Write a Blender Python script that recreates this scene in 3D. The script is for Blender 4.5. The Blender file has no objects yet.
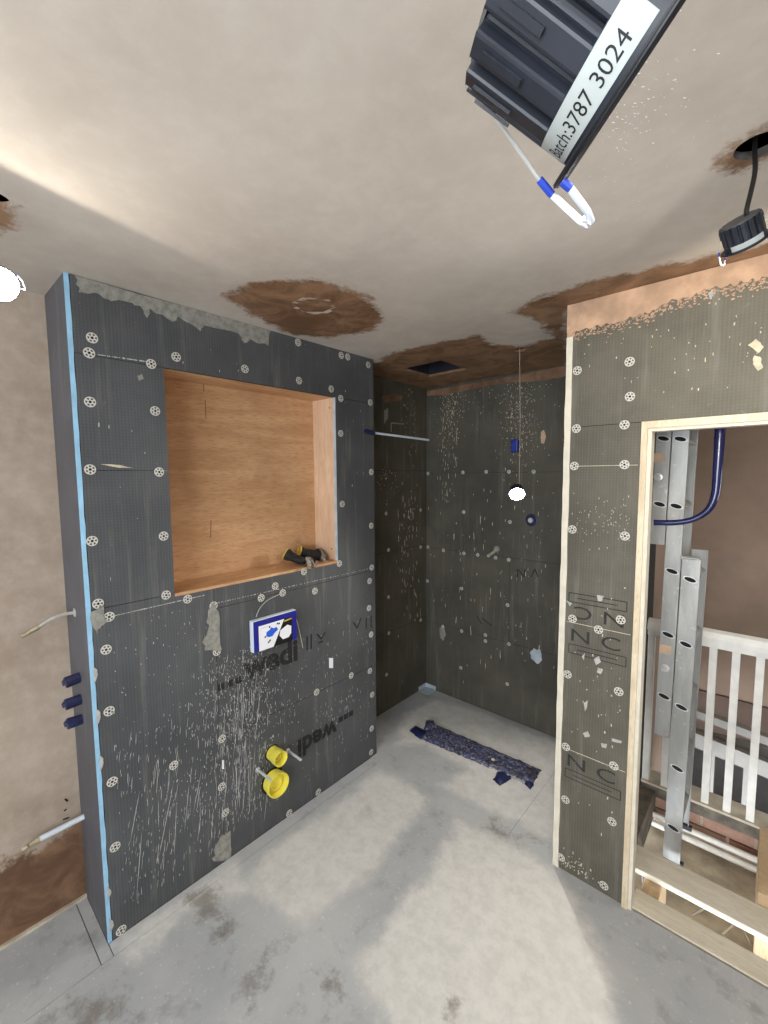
import bpy, bmesh, math, random
import numpy as np
from mathutils import Vector, Matrix
random.seed(7); rng = np.random.default_rng(7)
S = bpy.context.scene
COL = S.collection

# ------------------------------------------------------------------ camera
YAW, PITCH, ROLL = math.radians(41.8754), math.radians(4.8207), math.radians(-0.4172)
FPX, CH = 432.196, 1.73
CF = np.array([-math.sin(YAW)*math.cos(PITCH), math.cos(YAW)*math.cos(PITCH), -math.sin(PITCH)])
CR = np.array([math.cos(YAW), math.sin(YAW), 0.0]); CU = np.cross(CR, CF)
CR, CU = CR*math.cos(ROLL)+CU*math.sin(ROLL), CU*math.cos(ROLL)-CR*math.sin(ROLL)
CO = np.array([0, 0, CH])
cam = bpy.data.cameras.new('camera'); camo = bpy.data.objects.new('camera', cam); COL.objects.link(camo)
cam.sensor_fit = 'HORIZONTAL'; cam.sensor_width = 36.0; cam.lens = FPX/768*36.0; cam.clip_start = 0.01; cam.clip_end = 60
M4 = Matrix.Identity(4)
for i in range(3):
    M4[i][0] = CR[i]; M4[i][1] = CU[i]; M4[i][2] = -CF[i]; M4[i][3] = CO[i]
camo.matrix_world = M4
S.camera = camo

def un(u, v, ax, val):
    """photo pixel -> point on the plane ax = val"""
    d = CF + CR*(u-384)/FPX + CU*(512-v)/FPX
    i = 'xyz'.index(ax); t = (val-CO[i])/d[i]
    return CO + t*d

# ------------------------------------------------------------------ world, exposure
W = bpy.data.worlds.new('world'); S.world = W; W.use_nodes = True
bg = W.node_tree.nodes['Background']; bg.inputs[0].default_value = (0.88, 0.94, 1.0, 1); bg.inputs[1].default_value = 14.0
S.view_settings.view_transform = 'Standard'; S.view_settings.look = 'None'
S.view_settings.exposure = 0.0; S.view_settings.gamma = 1.0; S.view_settings.use_curve_mapping = False
S.cycles.max_bounces = 8; S.cycles.diffuse_bounces = 5
LAMP_COL = (1.0, 0.90, 0.74); SHOWER_COL = (1.0, 0.95, 0.87)
P_SHOWER, P_LEFT, P_RIGHT, P_NEAR = 42, 4.5, 12, 28
P_HALL_FILL = 14  # fill power for the landing, from an added unseen lamp

def portal(loc, rot, sx, sy):
    l = bpy.data.lights.new('sky_portal', 'AREA'); l.shape = 'RECTANGLE'; l.size = sx; l.size_y = sy
    l.cycles.is_portal = True
    o = bpy.data.objects.new('sky_portal', l); COL.objects.link(o); o.location = loc; o.rotation_euler = rot
portal((0.2, -1.78, 1.45), (math.radians(90), 0, 0), 2.4, 1.3)
portal((1.58, 3.2, 1.35), (math.radians(90), 0, math.radians(90)), 0.6, 0.7)  # unseen landing opening, added so sky light gets in

# ------------------------------------------------------------------ materials
MATS = {}
class NT:
    def __init__(s, name):
        m = bpy.data.materials.new(name); m.use_nodes = True; s.m = m; s.t = m.node_tree; s.b = s.t.nodes['Principled BSDF']
        s._co = None
    def n(s, t, **kw):
        x = s.t.nodes.new(t)
        for k, v in kw.items():
            if k == 'inp':
                for a, b in v.items(): s.set(x.inputs[a], b)
            else: setattr(x, k, v)
        return x
    def set(s, sock, v):
        if isinstance(v, bpy.types.NodeSocket): s.t.links.new(v, sock)
        elif isinstance(v, (tuple, list)) and len(v) == 3 and sock.type == 'RGBA': sock.default_value = (*v, 1)
        else: sock.default_value = v
    def co(s):
        if not s._co: s._co = s.n('ShaderNodeTexCoord').outputs['Object']
        return s._co
    def noise(s, scale, detail=5, rough=.6, stretch=None, dist=0):
        v = s.co()
        if stretch:
            v = s.n('ShaderNodeMapping', inp={'Vector': v, 'Scale': stretch}).outputs[0]
        return s.n('ShaderNodeTexNoise', inp={'Vector': v, 'Scale': scale, 'Detail': detail, 'Roughness': rough, 'Distortion': dist}).outputs['Fac']
    def ramp(s, f, a, b, smooth=True):
        x = s.n('ShaderNodeMapRange', inp={'Value': f, 'From Min': a, 'From Max': b})
        x.interpolation_type = 'SMOOTHSTEP' if smooth else 'LINEAR'
        return x.outputs[0]
    def mix(s, f, a, b, mode='MIX'):
        x = s.n('ShaderNodeMix', data_type='RGBA', blend_type=mode)
        s.set(x.inputs[0], f); s.set(x.inputs[6], a); s.set(x.inputs[7], b)
        return x.outputs[2]
    def math(s, op, a, b=0.0):
        x = s.n('ShaderNodeMath', operation=op); s.set(x.inputs[0], a); s.set(x.inputs[1], b); return x.outputs[0]
    def attr(s, name): return s.n('ShaderNodeAttribute', attribute_name=name).outputs['Fac']
    def bump(s, h, strength=.3, dist=.002):
        x = s.n('ShaderNodeBump', inp={'Height': h, 'Strength': strength, 'Distance': dist})
        s.set(s.b.inputs['Normal'], x.outputs[0])
    def out(s, col, rough=.7, metal=0, spec=.5):
        s.set(s.b.inputs['Base Color'], col); s.set(s.b.inputs['Roughness'], rough); s.set(s.b.inputs['Metallic'], metal)
        s.b.inputs['Specular IOR Level'].default_value = spec
        MATS[s.m.name] = s.m; return s.m
def lin(r, g, b):
    f = lambda c: (c/255/12.92) if c <= 10 else ((c/255+.055)/1.055)**2.4
    return (f(r), f(g), f(b))
def simple(name, rgb, rough=.6, metal=0, var=.12, scale=18, bump=0, spec=.5):
    t = NT(name); c = lin(*rgb); d = tuple(x*(1-var*2) for x in c)
    n = t.noise(scale, 4)
    if bump: t.bump(t.noise(scale*3, 3), bump)
    return t.out(t.mix(t.ramp(n, .3, .7), d, c), rough, metal, spec)

def board_mat(name, dark, light, axis):
    t = NT(name)
    sep = t.n('ShaderNodeSeparateXYZ', inp={'Vector': t.co()})
    k = 2*math.pi/0.011
    a = t.math('SINE', t.math('MULTIPLY', sep.outputs[axis], k))
    b = t.math('SINE', t.math('MULTIPLY', sep.outputs[2], k))
    w = t.math('ADD', t.math('MULTIPLY', a, .65), t.math('MULTIPLY', b, .35))
    n = t.noise(2.2, 7, .62); n2 = t.noise(60, 3)
    streak = t.noise(3, 5, .6, (9, 9, .7))
    c = t.mix(t.ramp(n, .3, .75), lin(*dark), lin(*light))
    c = t.mix(t.math('MULTIPLY', t.ramp(streak, .52, .8), .28), c, lin(150, 148, 142))
    c = t.mix(t.math('MULTIPLY', t.ramp(w, -.2, 1), .10), c, lin(140, 140, 138))
    c = t.mix(t.math('MULTIPLY', t.ramp(n2, .66, .8), .3), c, lin(150, 150, 146))
    t.bump(w, .15, .001)
    return t.out(c, .62, 0, .35)
board_mat('board_y', (66, 68, 71), (84, 86, 89), 1)
board_mat('board_side', (74, 74, 78), (94, 94, 99), 0)
board_mat('board_b_dim', (66, 63, 56), (90, 86, 75), 0)  # same boards, darkened: dimmer light on the back wall put into the colour
board_mat('board_s', (66, 62, 54), (88, 83, 72), 1)  # same boards again, warm lamp tint kept in the colour
board_mat('board_x_lit', (78, 75, 66), (104, 100, 88), 0)  # same boards as the box face, with warm lamp light painted in

simple('foam_blue', (150, 196, 226), .8, var=.08)
simple('core_dark', (40, 38, 36), .9)
simple('washer_metal', (205, 203, 195), .45, 0, .05, 60)
simple('screw_dark', (25, 25, 26), .5, .4)
simple('ink', (28, 28, 30), .7)
simple('ink_faint', (44, 44, 44), .8)
simple('splatter', (184, 184, 181), .85, var=.15, scale=40)
simple('splatter_warm', (205, 196, 172), .85, var=.15, scale=40)
simple('mortar', (150, 149, 141), .9, var=.18, scale=45, bump=.5)
simple('cream_bead', (216, 210, 194), .6, var=.06)
simple('white_paint', (232, 230, 224), .5, var=.06)
simple('navy_tape', (34, 40, 84), .45, var=.25, scale=30, bump=.3)
simple('conduit_blue', (26, 30, 78), .14, var=.15)
simple('blue_plastic', (44, 60, 150), .35, var=.1)
simple('yellow_plastic', (240, 228, 90), .4, var=.05)
simple('zinc', (206, 210, 212), .4, .15, .08, 60)
simple('brass', (190, 182, 156), .38, .6, .12, 50)
simple('steel', (208, 208, 204), .32, .35, .1, 40)
simple('pale_pipe', (214, 224, 234), .4, var=.04)
simple('lamp_black', (42, 46, 55), .42, var=.2, scale=25)
simple('sink_grey', (92, 92, 92), .6, var=.2, scale=60)
simple('cable_black', (22, 21, 20), .5)
simple('sticker', (180, 186, 183), .6, var=.03)
simple('clip_blue', (40, 70, 180), .4)
simple('clip_white', (226, 236, 250), .4, var=.03)
simple('box_blue', (34, 36, 140), .4, var=.06)
simple('box_white', (236, 238, 244), .5, var=.02)
simple('box_black', (16, 16, 18), .5)
simple('box_bright', (40, 100, 225), .5, var=.05)
simple('glove_black', (26, 26, 28), .75, var=.25, scale=60, bump=.4)
simple('glove_grip', (168, 156, 146), .8, var=.4, scale=90, bump=.4)
simple('glove_hem', (206, 176, 70), .7)
simple('well_dark', (62, 58, 56), .9)
simple('old_paint', (126, 122, 116), .6, var=.1, scale=6)
simple('stain_wood', (130, 94, 64), .8)
simple('void_dark', (24, 21, 19), .95)
simple('sill_timber', (206, 196, 176), .75, var=.14, scale=9)
simple('old_timber', (120, 112, 102), .85, var=.3, scale=12)
simple('hall_plaster', (142, 121, 104), .85, var=.12, scale=2.5)
simple('hall_brown', (96, 78, 68), .85, var=.1, scale=3)
simple('dust_floor', (208, 197, 176), .9, var=.2, scale=8)
simple('mortar_pale', (196, 180, 158), .9, var=.2, scale=25, bump=.4)
simple('grey_cable', (176, 164, 146), .6)
simple('foil', (160, 158, 154), .35, .7, .3, 40, .6)
simple('label_tape', (206, 178, 150), .7)
simple('seal_blue', (182, 196, 206), .7)
simple('room_wall', (196, 180, 164), .85, var=.08, scale=2)

def wood(name, c1, c2, c3, grain, scale=1.0, rough=.55):
    t = NT(name)
    st = [3.0]*3; st[grain] = .35
    n = t.noise(6*scale, 8, .65, tuple(st), .6)
    f = t.noise(60*scale, 4, .6, tuple(st))
    c = t.mix(t.ramp(n, .32, .68), lin(*c1), lin(*c2))
    c = t.mix(t.math('MULTIPLY', t.ramp(f, .46, .72), .6), c, lin(*c3))
    l = t.noise(2.2*scale, 3)
    c = t.mix(t.math('MULTIPLY', t.ramp(l, .48, .66), .38), c, lin(*c3))
    t.bump(f, .15, .001)
    return t.out(c, rough, 0, .35)
wood('ply_back', (204, 164, 124), (186, 144, 104), (150, 110, 76), 1, 1.0)
wood('ply_side', (224, 194, 166), (210, 176, 146), (184, 146, 114), 2, 1.0)
wood('ply_shelf', (216, 178, 138), (196, 152, 110), (150, 106, 72), 1, 1.0)
wood('ply_edge', (222, 212, 188), (208, 192, 164), (180, 160, 130), 2, 2.0)
wood('plank', (214, 208, 192), (200, 192, 174), (180, 168, 148), 0, 1.2, .75)
wood('stud', (206, 180, 146), (190, 164, 130), (160, 134, 104), 2, 1.2, .75)

def plaster(name, base, base2, wet, wet2, attr=True, smear=(1, 1, 1)):
    t = NT(name)
    n = t.noise(1.6, 6, .6, smear, .4); f = t.noise(14, 6, .65); g = t.noise(70, 3)
    c = t.mix(t.ramp(n, .3, .7), lin(*base), lin(*base2))
    c = t.mix(t.math('MULTIPLY', t.ramp(f, .35, .75), .12), c, lin(255, 250, 240))
    w = t.mix(t.ramp(t.noise(7, 6, .65, (1, 1, 1), .8), .35, .68), lin(*wet), lin(*wet2))
    # ragged edge: mask (metres inside the damp patch) + noise
    m = t.math('ADD', t.attr('wet'), t.math('MULTIPLY', t.math('SUBTRACT', f, .5), .16))
    m = t.math('ADD', m, t.math('MULTIPLY', t.math('SUBTRACT', g, .5), .05))
    c = t.mix(t.ramp(m, -.022, .022), c, w)
    r = t.mix(t.ramp(m, -.02, .05), (.62,)*3, (.5,)*3)
    t.bump(t.math('ADD', f, t.math('MULTIPLY', g, .3)), .16, .003)
    return t.out(c, r, 0, .4)
simple('pink_plaster', (198, 164, 136), .85, var=.2, scale=9, bump=.3)
plaster('plaster_ceiling', (204, 195, 185), (190, 180, 169), (112, 84, 60), (156, 122, 94))
plaster('plaster_wall', (174, 159, 144), (156, 140, 124), (98, 72, 54), (134, 104, 80), smear=(1, .6, 1.6))
def floor_mat():
    t = NT('floor_screed')
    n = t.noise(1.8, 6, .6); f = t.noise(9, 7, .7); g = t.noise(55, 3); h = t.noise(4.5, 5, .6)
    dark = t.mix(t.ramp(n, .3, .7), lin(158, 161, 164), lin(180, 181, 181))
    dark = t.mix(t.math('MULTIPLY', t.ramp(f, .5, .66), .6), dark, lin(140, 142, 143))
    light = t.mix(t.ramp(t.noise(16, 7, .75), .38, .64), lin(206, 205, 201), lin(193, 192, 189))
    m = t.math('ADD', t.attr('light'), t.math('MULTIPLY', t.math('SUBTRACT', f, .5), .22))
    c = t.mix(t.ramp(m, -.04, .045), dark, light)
    s = t.math('ADD', t.attr('stain'), t.math('MULTIPLY', t.math('SUBTRACT', f, .5), .3))
    s = t.math('ADD', s, t.math('MULTIPLY', t.math('SUBTRACT', g, .5), .1))
    c = t.mix(t.math('MULTIPLY', t.ramp(s, -.03, .06), .7), c, lin(112, 106, 96))
    c = t.mix(t.math('MULTIPLY', t.ramp(g, .6, .72), .4), c, lin(214, 212, 206))
    c = t.mix(t.math('MULTIPLY', t.ramp(h, .6, .74), .35), c, lin(140, 136, 128))
    t.bump(t.math('ADD', f, t.math('MULTIPLY', g, .4)), .2, .003)
    return t.out(c, .75, 0, .3)
floor_mat()
def brick_mat():
    t = NT('brick_red'); o = t.n('ShaderNodeObjectInfo').outputs['Random']
    c = t.mix(t.ramp(t.noise(30, 5), .3, .7), lin(112, 74, 62), lin(148, 108, 92))
    c = t.mix(t.math('MULTIPLY', o, .5), c, lin(176, 148, 130))
    t.bump(t.noise(80, 3), .5); t.out(c, .9)
brick_mat()
def alu_mat():
    t = NT('aluminium')
    n = t.noise(5, 5, .6, (3, 3, .6)); s = t.noise(40, 3)
    c = t.mix(t.ramp(n, .3, .7), lin(172, 172, 169), lin(146, 146, 143))
    c = t.mix(t.math('MULTIPLY', t.ramp(s, .62, .75), .4), c, lin(210, 208, 200))
    t.out(c, .48, .55)
alu_mat()
def tape_mat():
    t = NT('drain_tape')
    n = t.noise(22, 6, .7); f = t.noise(60, 4, .7)
    c = t.mix(t.ramp(n, .3, .7), lin(26, 28, 52), lin(50, 56, 92))
    c = t.mix(t.math('MULTIPLY', t.ramp(f, .46, .64), .6), c, lin(156, 156, 170))
    c = t.mix(t.math('MULTIPLY', t.ramp(t.noise(9, 5), .55, .68), .6), c, lin(40, 36, 40))
    t.bump(n, .8, .004); t.out(c, .5)
tape_mat()
def emit(name, col, st):
    t = NT(name); t.out((.9, .9, .88), .5)
    t.set(t.b.inputs['Emission Color'], col); t.b.inputs['Emission Strength'].default_value = st
emit('lamp_glow', (1, .96, .9), 40)
def glass():
    t = NT('window_glass'); t.out((1, 1, 1), .02); t.b.inputs['Transmission Weight'].default_value = 1
    t.b.inputs['IOR'].default_value = 1.02
glass()

# ------------------------------------------------------------------ mesh helpers
class MB:
    def __init__(s): s.v = []; s.f = []; s.mi = []
    def add(s, vs, fs, mi=0):
        b = len(s.v); s.v += [tuple(float(c) for c in p) for p in vs]
        for f in fs: s.f.append([b+i for i in f]); s.mi.append(mi)
        return s
    def box(s, x0, x1, y0, y1, z0, z1, mi=0):
        v = [(x0, y0, z0), (x1, y0, z0), (x1, y1, z0), (x0, y1, z0), (x0, y0, z1), (x1, y0, z1), (x1, y1, z1), (x0, y1, z1)]
        return s.add(v, [(0, 3, 2, 1), (4, 5, 6, 7), (0, 1, 5, 4), (1, 2, 6, 5), (2, 3, 7, 6), (3, 0, 4, 7)], mi)
    def tube(s, path, radii, n=10, mi=0, cap=True):
        path = [np.array(p, float) for p in path]
        if not hasattr(radii, '__len__'): radii = [radii]*len(path)
        vs = []; up = None
        for i, p in enumerate(path):
            d = path[min(i+1, len(path)-1)]-path[max(i-1, 0)]; d = d/np.linalg.norm(d)
            if up is None:
                up = np.array([0, 0, 1.0]) if abs(d[2]) < .9 else np.array([1.0, 0, 0])
            a = np.cross(d, up); a /= np.linalg.norm(a); b = np.cross(a, d); up = b
            for k in range(n):
                t = 2*math.pi*k/n; vs.append(p+radii[i]*(a*math.cos(t)+b*math.sin(t)))
        fs = []
        for i in range(len(path)-1):
            for k in range(n):
                k2 = (k+1) % n; fs.append((i*n+k, i*n+k2, (i+1)*n+k2, (i+1)*n+k))
        if cap: fs.append(tuple(range(n))[::-1]); fs.append(tuple(range((len(path)-1)*n, len(path)*n)))
        return s.add(vs, fs, mi)
    def lathe(s, c, ax, prof, n=24, mi=0, close=False):
        """prof: (offset along ax, radius)"""
        c = np.array(c, float); ax = np.array(ax, float); ax /= np.linalg.norm(ax)
        a = np.cross(ax, [0, 0, 1] if abs(ax[2]) < .9 else [1, 0, 0]); a /= np.linalg.norm(a); b = np.cross(ax, a)
        vs = []; fs = []
        for h, r in prof:
            for k in range(n):
                t = 2*math.pi*k/n; vs.append(c+ax*h+r*(a*math.cos(t)+b*math.sin(t)))
        for i in range(len(prof)-1):
            for k in range(n):
                k2 = (k+1) % n; fs.append((i*n+k, i*n+k2, (i+1)*n+k2, (i+1)*n+k))
        fs.append(tuple(range(n))[::-1]); fs.append(tuple(range((len(prof)-1)*n, len(prof)*n)))
        return s.add(vs, fs, mi)
    def prism(s, poly, to3, d0, d1, mi=0, mi_side=None):
        n = len(poly); vs = [to3(a, b, d0) for a, b in poly]+[to3(a, b, d1) for a, b in poly]
        s.add(vs, [tuple(range(n))[::-1], tuple(range(n, 2*n))], mi)
        s.add(vs, [(i, (i+1) % n, n+(i+1) % n, n+i) for i in range(n)], mi if mi_side is None else mi_side)
        return s
    def ell(s, c, r, R=None, n=14, m=9, mi=0):
        R = np.eye(3) if R is None else np.array(R); vs = []; fs = []
        for i in range(m+1):
            ph = math.pi*i/m
            for k in range(n):
                t = 2*math.pi*k/n
                vs.append(np.array(c)+R@np.array([r[0]*math.sin(ph)*math.cos(t), r[1]*math.sin(ph)*math.sin(t), r[2]*math.cos(ph)]))
        for i in range(m):
            for k in range(n):
                k2 = (k+1) % n; fs.append((i*n+k, (i+1)*n+k, (i+1)*n+k2, i*n+k2))
        return s.add(vs, fs, mi)
    def mesh(s, name, mats, smooth=None, weld=False):
        me = bpy.data.meshes.new(name); me.from_pydata(s.v, [], s.f)
        for m in (mats if isinstance(mats, (list, tuple)) else [mats]): me.materials.append(MATS[m])
        me.polygons.foreach_set('material_index', s.mi)
        bm = bmesh.new(); bm.from_mesh(me)
        if weld: bmesh.ops.remove_doubles(bm, verts=bm.verts, dist=1e-6)
        bmesh.ops.recalc_face_normals(bm, faces=bm.faces); bm.to_mesh(me); bm.free()
        if smooth:
            me.polygons.foreach_set('use_smooth', [True]*len(me.polygons))
            me.set_sharp_from_angle(angle=math.radians(smooth))
        me.update(); return me
    def build(s, name, mats, parent=None, smooth=None, weld=False):
        return link(name, s.mesh(name, mats, smooth, weld), parent)
def link(name, me, parent=None, loc=None):
    o = bpy.data.objects.new(name, me); COL.objects.link(o)
    if parent is not None:
        o.parent = parent
        if loc is None and not parent.get('_local'):   # mesh is in world coordinates: undo the parent's offset
            o.matrix_parent_inverse = Matrix.Translation(-parent.location)
    if loc is not None: o.location = loc
    return o
def thing(name, label, cat, loc=(0, 0, 0), group=None):
    o = bpy.data.objects.new(name, None); COL.objects.link(o); o.location = Vector([float(c) for c in loc]); o.empty_display_size = .05
    tag(o, label, cat, group); return o
def tag(o, label, cat, group=None):
    o['label'] = label; o['category'] = cat
    if group: o['group'] = group
    return o
def struct(o, label=None):
    o['kind'] = 'structure'
    if label: o['label'] = label
    return o
def bevel(o, w, seg=2):
    m = o.modifiers.new('bevel', 'BEVEL'); m.width = w; m.segments = seg; m.limit_method = 'ANGLE'; m.angle_limit = math.radians(40)

def text_mesh(body, size, bold=0.0, align='LEFT'):
    cu = bpy.data.curves.new('t', 'FONT'); cu.body = body; cu.size = size; cu.offset = bold; cu.align_x = align; cu.resolution_u = 3
    o = bpy.data.objects.new('t', cu); COL.objects.link(o)
    bpy.context.view_layer.update()
    me = bpy.data.meshes.new_from_object(o.evaluated_get(bpy.context.evaluated_depsgraph_get()))
    v = [tuple(p.co) for p in me.vertices]; f = [tuple(p.vertices) for p in me.polygons]
    bpy.data.objects.remove(o); bpy.data.meshes.remove(me); bpy.data.curves.remove(cu)
    return v, f
def fit(v, w=None, h=None):
    a = np.array(v); mn = a.min(0); mx = a.max(0); s = [w/(mx[0]-mn[0]) if w else 1, h/(mx[1]-mn[1]) if h else 1]
    a[:, 0] = (a[:, 0]-mn[0])*s[0]; a[:, 1] = (a[:, 1]-mn[1])*s[1]
    return [(p[0], p[1]) for p in a]

# plane frames: (a, b, depth) -> world ; depth points into the room
XA, XL, YB, YP = -1.754, -2.035, 2.769, 1.826
Y0, Y1, H = 0.401, 1.872, 2.4
TS = .0135
fBOX = lambda a, b, d: (XA+d, a, b)          # a = y
fPART = lambda a, b, d: (a, YP-d, b)         # a = x
fBACK = lambda a, b, d: (a, YB-d, b)
fSHL = lambda a, b, d: (XL+d, a, b)
uBOX = lambda p: (lambda q: (q[1], q[2]))(un(*p, 'x', XA))
uPART = lambda p: (lambda q: (q[0], q[2]))(un(*p, 'y', YP))
uBACK = lambda p: (lambda q: (q[0], q[2]))(un(*p, 'y', YB))
uSHL = lambda p: (lambda q: (q[1], q[2]))(un(*p, 'x', XL))
uFLOOR = lambda p: (lambda q: (q[0], q[1]))(un(*p, 'z', 0))
uCEIL = lambda p: (lambda q: (q[0], q[1]))(un(*p, 'z', H))

def sdist(poly, X, Y):
    """signed distance, positive inside"""
    P = np.array(poly); d = np.full(X.shape, 1e9); ins = np.zeros(X.shape, bool)
    for i in range(len(P)):
        x1, y1 = P[i]; x2, y2 = P[(i+1) % len(P)]
        ex, ey = x2-x1, y2-y1; t = np.clip(((X-x1)*ex+(Y-y1)*ey)/(ex*ex+ey*ey+1e-12), 0, 1)
        d = np.minimum(d, np.hypot(X-x1-t*ex, Y-y1-t*ey))
        c = ((y1 > Y) != (y2 > Y)); xi = ex*(Y-y1)/(ey if abs(ey) > 1e-9 else 1e-9)+x1
        ins ^= c & (X < xi)
    return np.where(ins, d, -d)
def union(polys, X, Y):
    r = np.full(X.shape, -9.0)
    for p in polys: r = np.maximum(r, sdist(p, X, Y))
    return r
def setattr_f(me, name, vals):
    a = me.attributes.new(name, 'FLOAT', 'POINT'); a.data.foreach_set('value', np.asarray(vals, np.float32).ravel())

def lines(a, b, step, extra=()):
    n = max(1, int(round((b-a)/step))); L = list(np.linspace(a, b, n+1))
    for e in extra:
        i = int(np.argmin([abs(x-e) for x in L])); L[i] = e
    return L

# ------------------------------------------------------------------ floor
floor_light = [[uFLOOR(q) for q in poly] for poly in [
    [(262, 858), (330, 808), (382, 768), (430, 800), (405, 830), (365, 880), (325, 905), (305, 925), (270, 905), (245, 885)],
    [(457, 822), (520, 850), (552, 868), (580, 905), (605, 960), (620, 1024), (700, 1200), (420, 1200), (385, 1024), (352, 965), (400, 905), (430, 870)],  # right edge follows the partition's shadow line: shower lamp's pool painted pale
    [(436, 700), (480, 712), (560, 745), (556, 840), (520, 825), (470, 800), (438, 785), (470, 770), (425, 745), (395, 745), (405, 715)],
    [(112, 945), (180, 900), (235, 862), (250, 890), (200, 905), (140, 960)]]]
floor_stain = [[uFLOOR(q) for q in poly] for poly in [
    [(185, 895), (215, 885), (222, 915), (196, 925)], [(235, 975), (262, 962), (275, 985), (250, 1005)],
    [(448, 990), (462, 1000), (450, 1012)], [(488, 822), (505, 828), (500, 835)], [(512, 832), (528, 838), (520, 844)],
    [(60, 1000), (110, 985), (130, 1015), (80, 1024)], [(212, 930), (226, 928), (224, 940)], [(320, 985), (340, 975), (345, 1000)]]]
sub = struct(MB().box(XL-.1, 1.7, -1.9, 1.84, -.12, -.018).box(XL-.1, -.5, 1.84, 2.9, -.12, -.018).build('floor', 'void_dark'), 'grey cement backer boards laid as bathroom floor')
def floor_board(x0, x1, y0, y1, step=.018, g=.0015):
    xs = np.array(lines(x0+g, x1-g, step)); ys = np.array(lines(y0+g, y1-g, step)); nx, ny = len(xs), len(ys)
    X, Y = np.meshgrid(xs, ys); Z = np.zeros_like(X)
    m = MB(); V = list(zip(X.ravel(), Y.ravel(), Z.ravel()))
    Fc = [(j*nx+i, j*nx+i+1, (j+1)*nx+i+1, (j+1)*nx+i) for j in range(ny-1) for i in range(nx-1)]
    ring = [i for i in range(nx)]+[j*nx+nx-1 for j in range(1, ny)]+[(ny-1)*nx+i for i in range(nx-2, -1, -1)]+[j*nx for j in range(ny-2, 0, -1)]
    b = len(V); V += [(V[i][0], V[i][1], -.019) for i in ring]
    Fc += [(ring[k], b+k, b+(k+1) % len(ring), ring[(k+1) % len(ring)]) for k in range(len(ring))]
    m.add(V, Fc); o = m.build('floor_board', 'floor_screed', sub)
    VA = np.array(V)
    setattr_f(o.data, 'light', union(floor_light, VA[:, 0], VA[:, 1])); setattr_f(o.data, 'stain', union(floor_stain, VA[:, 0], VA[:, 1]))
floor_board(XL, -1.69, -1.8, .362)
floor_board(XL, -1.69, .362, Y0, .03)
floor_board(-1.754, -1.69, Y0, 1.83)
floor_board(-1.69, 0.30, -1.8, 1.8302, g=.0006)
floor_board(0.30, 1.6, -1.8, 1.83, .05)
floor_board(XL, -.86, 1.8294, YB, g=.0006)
floor_board(-.86, -.6, 1.8294, YB, g=.0006)

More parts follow.
